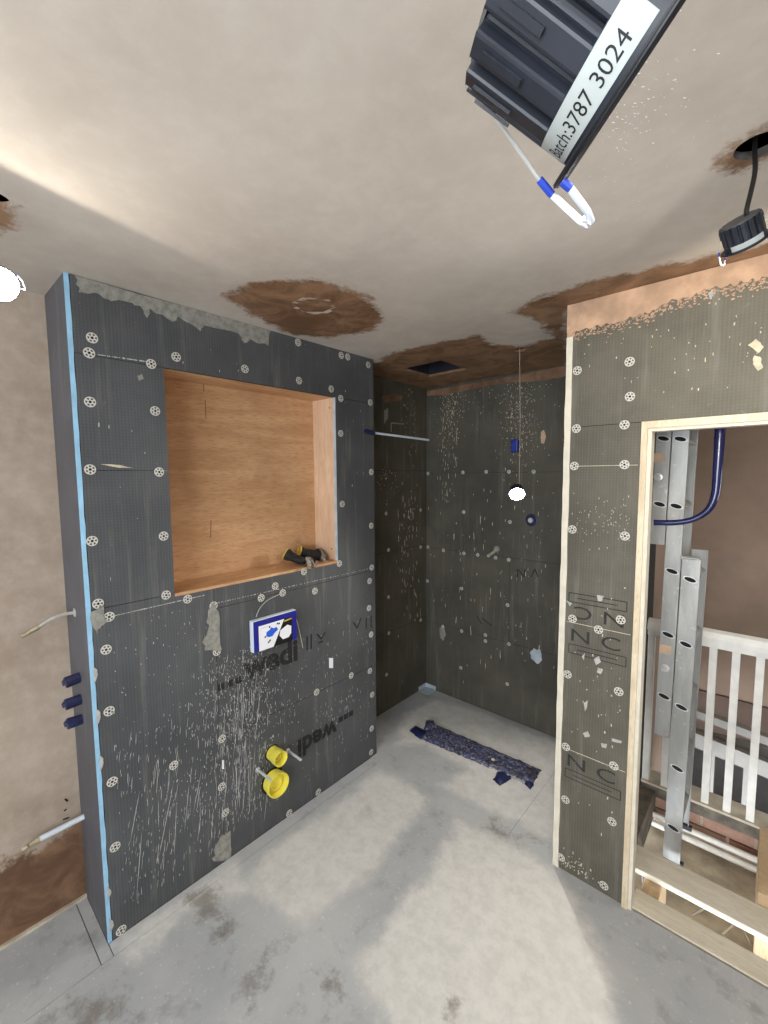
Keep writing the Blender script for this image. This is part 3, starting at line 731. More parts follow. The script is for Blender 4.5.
# pink plaster band under the ceiling with ragged lower edge
low = [(566, 336), (580, 331), (600, 326), (622, 322), (640, 314), (650, 313), (668, 302), (690, 298), (706, 289), (730, 286), (750, 281), (770, 277), (800, 268)]
Q = [(PX, H-.001)]+[(PX, uPART(low[0])[1])]
for i in range(len(low)-1):
    a = np.array(uPART(low[i])); b = np.array(uPART(low[i+1]))
    for k in range(12):
        q = a+(b-a)*k/12; Q.append((max(PX, q[0]), q[1]+(.004*math.sin(i*5.1+k*.9)+random.uniform(-.004, .003) if i or k else 0)))
Q += [(1.6, 2.33), (1.6, H-.001)]
pb = MB().prism(Q, fPART, .0006, .006).build('plaster_band', 'pink_plaster', pw)
MB().box(PX, PX+.03, YP-.0008, YP+TH, 2.275, H-.001).build('plaster_corner', 'pink_plaster', pw)
part_w = [(577.4, 370.7), (629.7, 361.8), (630, 396.6), (576.5, 428.6), (624.6, 424.8), (574.4, 466), (624.6, 464.6), (572.4, 529.4), (625, 536), (572.6, 618.6), (620.8, 619.8), (598.6, 629.5),
  (567.7, 674.2), (618.8, 691.4), (566, 746.6), (614, 765.7), (565.6, 799.4), (612, 821.3), (561, 857), (604, 885.3)]
washers(part_w, uPART, (0, -1, 0), fPART, pw, .95)
s = []; sb = []
for i in range(len(low)-1):
    for _ in range(40):
        t_ = random.random(); p = (low[i][0]+(low[i+1][0]-low[i][0])*t_, low[i][1]+(low[i+1][1]-low[i][1])*t_); a, b = uPART(p)
        sb.append((a, b-abs(random.gauss(0, .016)), random.uniform(.003, .008), random.uniform(.003, .007), 0))
s += spray(90, uPART((605, 520)), .07, .05, .0035, .006)+spray(60, uPART((700, 350)), .2, .1, .0035, .01)+spray(60, uPART((600, 700)), .08, .3, .005, .014)+spray(80, uPART((575, 870)), .05, .03, .006, .012)
splats('plaster_splatter', [q for q in sb if q[0] > PX+.03], fPART, 'pink_plaster', pw)
s = [q for q in s if PX+.03 < q[0] < DX0-.02 or q[1] > DZ+.02]
splats('plaster_splatter', [q for q in s if q[1] > .02], fPART, 'splatter_warm', pw)
for P_ in ([(748, 345), (756, 339), (764, 347), (759, 353)], [(754, 356), (760, 357), (763, 368), (758, 371), (753, 364)]):
    patch('adhesive_smear', P_, uPART, fPART, 'splatter_warm', pw, .003, .002)
for P_ in ([(583, 733), (588, 731), (590, 736), (585, 737)], [(601, 743), (607, 744), (606, 748), (602, 747)], [(612, 738), (622, 741), (621, 743), (612, 741)], [(594, 659), (599, 656), (601, 662), (596, 665)],
           [(598, 668), (603, 669), (601, 674), (597, 672)], [(582, 656), (585, 653), (584, 660)], [(584, 703), (588, 700), (587, 708), (585, 711)], [(597, 595), (604, 596), (602, 601), (598, 601)],
           [(566, 600), (572, 603), (570, 606)], [(708, 293), (713, 290), (712, 299), (710, 299)]):
    patch('adhesive_smear', P_, uPART, fPART, 'splatter', pw, .0025, .001, 2)
def stamp(nx_, nz_, w, h, flip=False):
    v, f = text_mesh('N C', 1.0); P = fit(v, w*.86, h*.5); P = [(x+w*.04, y+h*.5) for x, y in P]
    m = MB(); R = [((0, 0), (w, .0)), ((w, 0), (w, h*.36)), ((w, h*.36), (0, h*.36)), ((0, h*.36), (0, 0)), ((w*.15, h*.18), (w*.85, h*.18))]
    g = (lambda x, y: (w-x, h-y)) if flip else (lambda x, y: (x, y))
    m.add([fPART(nx_+g(x, y)[0], nz_+g(x, y)[1], .0012) for x, y in P], f)
    for (x1_, y1_), (x2_, y2_) in R:
        d = .0018; hor = abs(y1_-y2_) < 1e-6
        qs = [(x1_, y1_-d), (x2_, y2_-d), (x2_, y2_+d), (x1_, y1_+d)] if hor else [(x1_-d, y1_), (x1_+d, y1_), (x2_+d, y2_), (x2_-d, y2_)]
        m.add([fPART(nx_+g(x, y)[0], nz_+g(x, y)[1], .0012) for x, y in qs], [(0, 1, 2, 3)])
    m.build('printed_mark', 'ink_faint', pw)
stamp(-.60, .985, .215, .105); stamp(-.605, 1.135, .215, .105, True); stamp(-.60, .435, .215, .105)
# sealant lines on joints
m = MB()
for z in (1.762, 1.115, .560): m.box(PX+.03, DX0-.01, YP-.0011, YP-.0002, z-.0012, z+.0012)
m.build('joint_line', 'splatter_warm', pw)
# door lining: plywood edge and inner white stop
dl = MB().box(DX0-.002, DX0+.018, YP-.012, YP+TH+.01, 0, DZ).box(DX0+.018, DX1, YP-.012, YP+TH+.01, DZ-.024, DZ).build('trim_1', 'ply_edge'); struct(dl, 'raw plywood door lining')
MB().box(DX0+.018, DX0+.031, YP-.004, YP+.045, 0, DZ-.036).build('door_stop', 'cream_bead', dl)
MB().box(DX0+.018, DX1, YP-.004, YP+.045, DZ-.036, DZ-.024).build('door_stop', 'cream_bead', dl)

# ------------------------------------------------------------------ rest of the room, behind the camera
wr = struct(MB().box(1.6, 1.7, -1.9, YP+.05, -.1, H+.2).build('wall_right', 'room_wall'), 'plastered right wall')
wn = MB().box(XL-.1, -1.0, -1.9, -1.8, -.1, H+.2).box(1.4, 1.7, -1.9, -1.8, -.1, H+.2).box(-1.0, 1.4, -1.9, -1.8, -.1, .8).box(-1.0, 1.4, -1.9, -1.8, 2.1, H+.2).build('wall_front', 'room_wall'); struct(wn, 'plastered wall with the window')
wi = MB().box(-1.0, -.94, -1.88, -1.82, .8, 2.1).box(1.34, 1.4, -1.88, -1.82, .8, 2.1).box(-.94, 1.34, -1.88, -1.82, .8, .86).box(-.94, 1.34, -1.88, -1.82, 2.04, 2.1).box(.17, .23, -1.88, -1.82, .86, 2.04).build('window_1', 'white_paint'); struct(wi, 'white framed window')

# ------------------------------------------------------------------ landing beyond the door
YF = 4.3
hw = struct(MB().box(-.9, 1.7, YF, YF+.1, -1.6, H+.1).box(-.60, -.48, YB+.12, YF, -1.6, H+.1).build('wall_hall', 'hall_plaster'), 'bare plaster landing walls')
zt_, zb_ = un(728, 697, 'y', YF)[2], un(728, 738, 'y', YF)[2]
MB().box(-.48, 1.6, YF-.02, YF-.001, zb_, zt_).build('dado_band', 'hall_brown', hw)
MB().box(-.48, 1.6, YF-.02, YF-.001, -1.6, zb_).build('lower_wall', 'well_dark', hw)
wl = struct(MB().box(1.6, 1.7, YP+.05, 2.9, -1.6, H+.1).box(1.6, 1.7, 3.5, YF+.1, -1.6, H+.1).box(1.6, 1.7, 2.9, 3.5, -1.6, 1.0).box(1.6, 1.7, 2.9, 3.5, 1.7, H+.1).build('wall_landing', 'hall_plaster'), 'landing end wall')  # hole in this wall is added, out of view, to light the landing
struct(MB().box(-.6, 1.7, YB+.05, YF+.1, H, H+.1).build('ceiling_hall', 'room_wall'), 'landing ceiling')
struct(MB().box(-.6, 1.7, YP+.02, YF+.1, -1.7, -1.6).build('floor_stairwell', 'void_dark'), 'dark stairwell floor')
# void between the joists: ceiling boards of the room below
struct(MB().box(-.48, 1.6, 2.19, 2.76, -.30, -.26).build('floor_void', 'dust_floor'), 'dusty boards at the bottom of the open floor void')
def plank(name, x0, x1, y0, y1, z0, z1, mat, label, cat='plank', group=None):
    o = MB().box(x0, x1, y0, y1, z0, z1).build(name, mat); bevel(o, .003, 1); return tag(o, label, cat, group)
plank('floor_plank', DX0+.024, 1.55, 1.842, 1.945, -.03, .0, 'plank', 'pale wooden plank along the door threshold, nearest the bathroom floor')
plank('floor_plank', -.47, 1.55, 2.045, 2.185, -.022, .004, 'plank', 'pale wooden plank spanning the open floor just behind the threshold plank')
plank('floor_joist', -.327, -.262, 1.86, 2.186, -.308, -.031, 'stud', 'timber joist under the two planks, in front of the ladder foot', 'joist')
plank('floor_joist', .04, .11, 2.19, 2.62, -.258, .05, 'stud', 'upright pale timber block at the right edge of the doorway', 'timber')
struct(MB().box(-.48, 1.6, YP+.02, 2.188, -.36, -.31).build('floor_pit', 'well_dark'), 'dark pit under the planks')
plank('floor_joist', -.47, -.40, 2.21, 2.74, -.2, -.04, 'old_timber', 'dark old joist in the floor void left of the ladder', 'joist')
hl = thing('fill_bulb', 'unseen fill lamp added under the landing ceiling to brighten it', 'lamp', (.9, 2.35, 2.4))  # not a known fitting: added out of view to light the landing
MB().tube([(.9, 2.35, 2.4), (.9, 2.35, 2.22)], .003, 6).build('flex', 'cable_black', hl)
MB().ell((.9, 2.35, 2.17), (.03, .03, .04)).build('bulb', 'lamp_glow', hl, 60)
li = bpy.data.lights.new('fill_bulb_light', 'POINT'); li.energy = P_HALL_FILL; li.color = LAMP_COL; li.shadow_soft_size = .05
lo = bpy.data.objects.new('fill_bulb_light', li); COL.objects.link(lo); lo.location = (.9, 2.35, 2.08)
# brick kerb under the balustrade
bw = MB().box(-.48, 1.55, 2.742, 2.80, -.258, -.075).build('brick_kerb', 'mortar_pale'); tag(bw, 'low strip of red brickwork below the white balustrade', 'brickwork')
br = MB().box(-.104, .104, -.008, .02, -.031, .031).mesh('brick', 'brick_red')
for r in range(2):
    for k in range(9):
        o = link('brick', br, bw, Vector((-.38+.222*k+(.11 if r % 2 else 0)-.03, 2.738+random.uniform(-.004, .004), -.186+.072*r)))
# white pipes
for k, (yy, zz, rr) in enumerate(((2.68, -.165, .015), (2.665, -.205, .015))):
    tag(MB().tube([(-.47, yy, zz), (.3, yy, zz), (1.55, yy, zz)], rr, 12).build('white_pipe', 'white_paint', None, 40), ('upper' if k == 0 else 'lower')+' of the two white pipes running below the brickwork', 'pipe')
def curve(pts, n=8):
    P = [np.array(p, float) for p in pts]; P = [2*P[0]-P[1]]+P+[2*P[-1]-P[-2]]; out = []
    for i in range(1, len(P)-2):
        for k in range(n):
            t = k/n; a, b, c, d = P[i-1:i+3]
            out.append(.5*((2*b)+(c-a)*t+(2*a-5*b+4*c-d)*t*t+(-a+3*b-3*c+d)*t**3))
    out.append(P[-2]); return out
cables = [([(-.2, 2.3, -.255), (-.12, 2.42, -.22), (-.02, 2.45, -.235), (.02, 2.43, -.255)], 'grey cable arching over the dusty void floor, farthest one'),
          ([(-.17, 2.25, -.255), (-.08, 2.34, -.21), (.03, 2.36, -.25)], 'grey cable arching over the dusty void floor, middle one'),
          ([(-.06, 2.24, -.255), (-.01, 2.30, -.215), (.032, 2.26, -.25)], 'grey cable arching over the dusty void floor, nearest to the upright timber'),
          ([(-.1, 1.96, -.2), (-.06, 1.98, -.1), (-.05, 2.0, -.06), (-.04, 2.02, -.2)], 'thin pale cable looping up in the gap between the planks'),
          ([(-.43, 2.35, -.02), (-.39, 2.3, -.1), (-.35, 2.24, -.25)], 'dark conduit dropping into the void beside the door jamb')]
for k, (P, lb) in enumerate(cables):
    tag(MB().tube(curve(P), .012 if k == 4 else .0045, 8).build('floor_cable', 'old_timber' if k == 4 else 'grey_cable', None, 40), lb, 'cable')
# balustrade
bl = thing('balustrade', 'white painted landing balustrade behind the ladder', 'balustrade', (.4, 2.72, 0))
MB().box(-.47, 1.55, 2.70, 2.84, -.072, -.012).build('landing_edge', 'old_timber', bl)
MB().box(-.47, 1.55, 2.695, 2.83, -.012, 0.0).build('base_rail', 'sill_timber', bl)
o = MB().prism([(2.685, .878), (2.765, .878), (2.765, .898), (2.755, .926), (2.72, .936), (2.695, .926), (2.685, .898)], lambda a, b, d: (d, a, b), -.47, 1.55).build('handrail', 'white_paint', bl)
MB().box(-.47, 1.55, 2.70, 2.75, .845, .878).build('top_rail', 'white_paint', bl)
for k in range(19):
    x = -.452+.091*k
    MB().box(x-.016, x+.016, 2.709, 2.741, .0005, .845).build('baluster', 'white_paint', bl)
# lower flight of the stairs beyond
lb_ = thing('stair_balustrade', 'sloping white stair balustrade in the stairwell beyond the landing', 'balustrade', (.4, 3.5, -.5))
h0 = un(700, 712, 'y', 3.46); h1 = un(768, 738, 'y', 3.46); sl = (h1[2]-h0[2])/(h1[0]-h0[0]); hz = lambda x: h0[2]+sl*(x-h0[0])
MB().prism([(-.45, hz(-.45)), (1.5, hz(1.5)), (1.5, hz(1.5)-.05), (-.45, hz(-.45)-.05)], lambda a, b, d: (a, d, b), 3.46, 3.52).build('handrail', 'old_paint', lb_)
MB().prism([(-.45, hz(-.45)-.22), (.5, hz(.5)-.02), (.5, hz(.5)-.07), (-.45, hz(-.45)-.29)], lambda a, b, d: (a, d, b), 3.56, 3.60).build('stair_string', 'old_paint', lb_)
MB().prism([(-.45, hz(-.45)-.16), (1.5, hz(1.5)-.16), (1.5, hz(1.5)-.26), (-.45, hz(-.45)-.26)], lambda a, b, d: (a, d, b), 3.465, 3.515).build('lower_rail', 'old_paint', lb_)
for k in range(9):
    x = -.4+.19*k; MB().box(x-.022, x+.022, 3.47, 3.51, -1.0, hz(x)-.26).build('baluster', 'old_paint', lb_)
MB().box(-.45, 1.5, 3.44, 3.54, -1.08, -1.0).build('base_rail', 'old_paint', lb_)

# ladder: three stacked sections seen from the side
ld = thing('extension_ladder', 'aluminium three-section extension ladder standing just inside the doorway', 'ladder', (-.26, 2.25, -.045))
def dshape(r, h):   # rung outline
    return [(r*math.cos(t), h*math.sin(t)) for t in np.linspace(0, 2*math.pi, 12, endpoint=False)]
LY0, LY1 = 2.235, 2.53
secs = [(-.405, -.350, 1.415, 2.33), (-.345, -.286, .54, 2.33), (-.281, -.216, -.035, 1.365)]
def ladder_section(x0, x1, z0, z1, zr):
    lean = lambda z: .012*(z-.6)
    def stile(y0, y1, inward):
        m = MB(); xc = (x0+x1)/2; w = (x1-x0)/2; t = .003
        prof = [(-w, 0), (w, 0), (w, .02), (w-t, .02), (w-t, t), (-w+t, t), (-w+t, .02), (-w, .02)]
        V = []
        for z in (z0, z1):
            for a, b in prof: V.append((xc+a+lean(z), (y0+b) if inward > 0 else (y1-b), z))
        n = len(prof); m.add(V, [tuple(range(n))[::-1], tuple(range(n, 2*n))]+[(i, (i+1) % n, n+(i+1) % n, n+i) for i in range(n)])
        return m.build('stile', 'aluminium', ld)
    st = stile(LY0, LY0+.02, 1); stile(LY1-.02, LY1, -1)
    z = zr
    while z < z1-.03:
        if z > z0+.03:
            xc = (x0+x1)/2+lean(z); m = MB()
            out = [(xc+a, b+z-a*.25) for a, b in dshape(.026, .0135)]
            n = len(out); V = [(a, LY0-.0022, b) for a, b in out]+[(a, LY1, b) for a, b in out]+[(xc+(a-xc)*.82, LY0-.0022, z+(b-z)*.72) for a, b in out]+[(xc+(a-xc)*.82, LY0-.0004, z+(b-z)*.72) for a, b in out]
            m.add(V, [(i, (i+1) % n, n+(i+1) % n, n+i) for i in range(n)]+[tuple(range(n, 2*n))])
            m.add(V, [(i, 2*n+i, 2*n+(i+1) % n, (i+1) % n) for i in range(n)], 2)
            m.add(V, [(2*n+i, 3*n+i, 3*n+(i+1) % n, 2*n+(i+1) % n) for i in range(n)]+[tuple(range(3*n, 4*n))], 1)
            m.build('rung', ['aluminium', 'void_dark', 'zinc'], ld)
        z += .287
    return st
ladder_section(*secs[0], 1.595); ladder_section(*secs[1], .728); ladder_section(*secs[2], .127)
for (x, z) in ((-.375, 1.715), (-.315, .86)):
    o = MB().lathe((x, LY0, z), (0, -1, 0), [(0, .017), (.003, .017), (.004, .009), (.012, .008)], 14).build('bolt', 'steel', ld, 40)
for (x, z) in ((-.375, 1.80), (-.318, .945)):
    MB().box(x-.022, x+.022, LY0-.001, LY0-.0002, z-.02, z+.02).build('sticker', 'label_tape', ld)
MB().box(-.283, -.214, LY0, LY0+.05, 1.362, 1.368).build('bracket', 'zinc', ld)
MB().box(-.29, -.21, LY0+.001, LY0+.022, -.05, -.03).build('foot', 'lamp_black', ld)
MB().box(-.29, -.21, LY1-.022, LY1-.001, -.05, -.03).build('foot', 'lamp_black', ld)

# blue conduit hanging in the doorway
P = [un(721, 415, 'y', 1.985), un(720, 432, 'y', 1.985), un(717.5, 470, 'y', 1.985), un(715, 495, 'y', 1.985), un(708, 510, 'y', 1.985), un(694, 519, 'y', 1.985), un(676, 522.5, 'y', 1.985), un(654, 522.5, 'y', 1.985)]
C_ = curve(P, 6); n = len(C_)
tag(MB().tube(C_, [.0165-(.0055)*min(1, max(0, (i/n-.15)/.5)) for i in range(n)], 14).build('blue_conduit', 'conduit_blue', None, 50), 'bent glossy blue plastic conduit crossing the ladder in the doorway', 'conduit')
MATS['navy_tape'].node_tree.nodes['Principled BSDF']

# ------------------------------------------------------------------ things on the box wall
# flush plate cover
fb = thing('flush_cover', 'blue and white flush plate cover box on the dark wall below the niche', 'flush plate', (XA, 1.15, .99))
FY0, FY1, FZ0, FZ1, FD = 1.024, 1.266, .924, 1.072, .03
m = MB().box(XA+.0012, XA+FD-.002, FY0, FY1, FZ0, FZ1); o = m.build('housing', 'pale_pipe', fb); bevel(o, .003)
m = MB().box(XA+FD-.002, XA+FD, FY0+.004, FY1, FZ0, FZ1-.004); o = m.build('front_card', 'box_blue', fb)
q = lambda a, b: (XA+FD+.0006, FY0+a*(FY1-FY0), FZ0+b*(FZ1-FZ0))
def flat(name, pts, mat, dz=0): return MB().add([(p[0]+dz, p[1], p[2]) for p in (q(*p) for p in pts)], [tuple(range(len(pts)))]).build(name, mat, fb)
flat('printed_panel', [(.12, .0), (.44, .0), (.70, .80), (.12, .80)], 'box_white')
flat('printed_panel', [(.44, .0), (.89, .0), (.89, .80), (.70, .80)], 'box_black')
flat('printed_panel', [(.28, .42), (.34, .36), (.42, .36), (.47, .44), (.55, .52), (.52, .62), (.45, .60), (.40, .66), (.35, .58), (.29, .55)], 'box_bright', .0004)
for (a, b) in ((.26, .40), (.36, .68), (.54, .72), (.58, .70), (.33, .2), (.36, .24)): flat('printed_panel', [(a-.018, b-.03), (a+.018, b-.02), (a+.02, b+.03), (a-.014, b+.03)], 'box_black', .0004)
flat('printed_panel', [(.58, .30), (.66, .14), (.80, .15), (.86, .26), (.87, .50), (.77, .58), (.60, .46)], 'box_white', .0004)
flat('printed_panel', [(.70, .70), (.88, .73), (.88, .77), (.70, .75)], 'glove_hem', .0004)
flat('printed_panel', [(.16, .70), (.36, .71), (.36, .74), (.16, .73)], 'pale_pipe', .0004)
cv = [un(*p, 'x', XA+.006) for p in ((256, 617), (260, 608), (268, 600), (280, 594))]
MB().tube(curve(cv), .0018, 6).build('pull_cord', 'splatter', fb, 40)
cv = [un(*p, 'x', XA+.006) for p in ((294, 612), (298, 625), (303, 648))]
MB().tube(curve(cv), .0016, 6).build('pull_cord', 'splatter_warm', fb, 40)
# yellow caps on toilet connections
def cup(name, y, z, r, L, label):
    t = thing(name, label, 'plug', (XA, y, z)); w = r*.08
    MB().lathe((XA+.001, y, z), (1, 0, 0), [(0, r*.92), (L*.5, r*.94), (L*.55, r), (L, r), (L, r-w), (L*.35, r-w*1.6), (L*.35, .001)], 30).build('shell', 'yellow_plastic', t, 35)
    MB().lathe((XA+.001, y, z), (1, 0, 0), [(L*.36, r*.55), (L*.62, r*.55), (L*.62, r*.45), (L*.37, r*.45)], 24).build('inner_ring', 'yellow_plastic', t, 35)
    MB().lathe((XA+.0006, y, z), (1, 0, 0), [(0, r*1.1), (.0012, r*1.1)], 30).build('pipe_hole', 'void_dark', t)
    return t
cu_ = un(277.5, 756.5, 'x', XA+.045); cup('blanking_plug', cu_[1], cu_[2], .036, .075, 'small yellow cap on the flush pipe, upper of two')
cl_ = un(276, 783, 'x', XA+.03); cup('blanking_plug', cl_[1], cl_[2], .058, .055, 'large yellow cap on the toilet waste outlet, lower of two')
for p, lb, L in (((287.5, 750.5), 'threaded rod right of the small yellow cap', .11), ((257.5, 769.5), 'threaded rod left of the large yellow cap', .11)):
    q_ = un(*p, 'x', XA); t = thing('threaded_rod', lb, 'rod', q_)
    m = MB(); prof = []
    for k in range(31): prof.append((.001+L*k/30, .0068 if k % 2 else .0058))
    m.lathe(q_, (1, 0, 0), prof, 10).build('shaft', 'zinc', t, 30)
    MB().lathe(q_, (1, 0, 0), [(.001, .013), (.006, .013)], 6).build('nut', 'zinc', t)

# pipes on the left side of the box
def on_side(px): q = un(*px, 'y', Y0); return q
b_ = on_side((75, 612.5)); t = thing('braided_hose', 'silver braided hose with threaded end poking out of the box side', 'hose', b_)
e1 = un(37, 628, 'x', b_[0]); e2 = un(21, 636.5, 'x', b_[0])
path = curve([b_+np.array([0, -.0005, 0]), un(66, 613.8, 'x', b_[0]), un(53, 618.2, 'x', b_[0]), un(44, 623.5, 'x', b_[0]), e1], 8)
MB().tube(path, [.0058+.0005*(k % 2) for k in range(len(path))], 10).build('hose', 'steel', t, 30)
d = (e2-e1); 
MB().tube([e1-d*.15, e1+d*.0, e1+d*.42], [.0085, .0095, .0095], 6).build('hex_nut', 'brass', t)
MB().tube([e1+d*.42, e1+d*.5, e1+d*.6, e1+d*.98, e1+d], [.006, .0085, .0075, .0085, .006], 12).build('threaded_end', 'brass', t, 30)
MB().lathe(b_, (0, -1, 0), [(.0003, .016), (.003, .016), (.004, .009)], 14).build('flange', 'steel', t)
for k, (pa, pb_, lb) in enumerate((((80, 677), (65, 683), 'top'), ((81, 699), (65, 705), 'middle'), ((82, 719), (67, 724), 'bottom'))):
    a = on_side(pa); c = un(*pb_, 'x', a[0]); dd = c-a
    t = thing('pipe_stub', lb+' one of three navy-taped pipe stubs on the box side', 'pipe stub', a, 'taped pipe stubs on the box side')
    MB().tube([a+np.array([0, -.0005, 0]), a+dd*.3, a+dd*.85, a+dd], [.0185, .0195, .0205, .020], 9).build('tape_wrap', 'navy_tape', t)
    MB().tube([a+dd*.97+np.array([.004, 0, .004]), a+dd*1.12+np.array([.004, 0, .012])], [.016, .008], 6).build('tape_end', 'navy_tape', t)
a = on_side((84, 816.5)); c = un(38, 840, 'x', a[0]); e = un(21, 850, 'x', a[0])
t = thing('white_pipe', 'pale plastic pipe with brass end sticking out low on the box side', 'pipe', a)
MB().tube([a+np.array([0, -.0005, 0]), a+(c-a)*.5, c], .0105, 14).build('pipe', 'pale_pipe', t, 40)
dd = e-c; MB().tube([c-dd*.1, c+dd*.3, c+dd*.3, c+dd*.55], [.012, .012, .009, .009], 12).build('collar', 'brass', t, 30)
MB().tube([c+dd*.55, c+dd*.6, c+dd*.7, c+dd*.9, c+dd], [.007, .011, .011, .009, .006], 8).build('connector', 'brass', t)
m = MB()
for p1, p2 in (((65, 799), (67.5, 801)), ((64, 811), (66.5, 809)), ((63, 819.5), (69, 817.5))):
    s1 = un(*p1, 'x', XL+.001); s2 = un(*p2, 'x', XL+.001); m.tube([s1, s2], .003, 5)
m.build('gouge', 'void_dark', bpy.data.objects['wall_left'])

# shower arm taped to the box corner
a = un(365, 431, 'x', XA+.014); c = un(374, 433.5, 'x', XA+.014); e = un(428.5, 440, 'x', XA+.014)
t = thing('taped_rod', 'thin pale rod with navy-taped end at the box corner by the shower', 'rod', a)
MB().tube([a+(c-a)*.5, e], .007, 12).build('rod', 'pale_pipe', t, 40)
MB().tube([a, a+(c-a)*.3, c], [.011, .0125, .0115], 9).build('tape_wrap', 'navy_tape', t)

# ------------------------------------------------------------------ work gloves on the niche shelf
def glove(loc, rz, flipf, curl, label):
    t = thing('work_glove', label, 'glove', loc, 'work gloves in the niche'); t.rotation_euler = rz; t.scale = (.93,)*3; t['_local'] = 1
    m = MB()
    m.ell((0, 0, .028), (.048, .046, .024)); m.ell((.018, 0, .030), (.036, .048, .021)); m.ell((-.03, 0, .030), (.036, .036, .026))
    m.tube([(-.042, 0, .030), (-.072, .002, .034)], [.029, .036], 14)
    g = MB()
    for k, (yy, L) in enumerate(((-.036, .062), (-.012, .080), (.013, .074), (.037, .056))):
        yy *= flipf; c = curl[k]
        P = [(.030, yy, .03), (.030+L*.45, yy*1.3, .038+c*.016), (.030+L*.82, yy*1.55, .030-c*.008), (.030+L*(1-.2*c), yy*1.65, .013)]
        C = curve(P, 4); m.tube(C[:5], .0122, 10); g.tube(C[3:], [.0130]*(len(C)-4)+[.008], 10)
    P = [(-.02, .035*flipf, .026), (.008, .062*flipf, .026), (.036, .074*flipf, .018), (.048, .076*flipf, .013)]
    C = curve(P, 4); m.tube(C[:6], .0130, 10); g.tube(C[5:], [.0135]*(len(C)-6)+[.008], 10)
    def rem(mb, name, mat, vs):
        o = mb.build(name, mat, None); r = o.modifiers.new('r', 'REMESH'); r.mode = 'VOXEL'; r.voxel_size = vs
        s_ = o.modifiers.new('s', 'SMOOTH'); s_.iterations = 2
        bpy.context.view_layer.update()
        me = bpy.data.meshes.new_from_object(o.evaluated_get(bpy.context.evaluated_depsgraph_get())); bpy.data.objects.remove(o)
        me.materials.clear(); me.materials.append(MATS[mat]); me.polygons.foreach_set('use_smooth', [True]*len(me.polygons))
        return link(name, me, t)
    rem(m, 'glove_body', 'glove_black', .004); rem(g, 'finger_coating', 'glove_grip', .0035)
    h_ = MB().tube([(-.069, .002, .0337), (-.0745, .0022, .0343)], [.0362, .0368], 16); h_.build('cuff_hem', 'glove_hem', t, 40)
    return t
glove((-1.815, 1.338, NZ0+.010), (math.radians(-12), math.radians(20), math.radians(38)), 1, (.9, .6, .4, .8), 'black work glove at the front of the niche shelf, fingers spread towards the edge')
glove((-1.876, 1.474, NZ0+.012), (math.radians(24), math.radians(14), math.radians(66)), -1, (.2, .5, .7, .9), 'black work glove at the back of the niche, against the side panel')

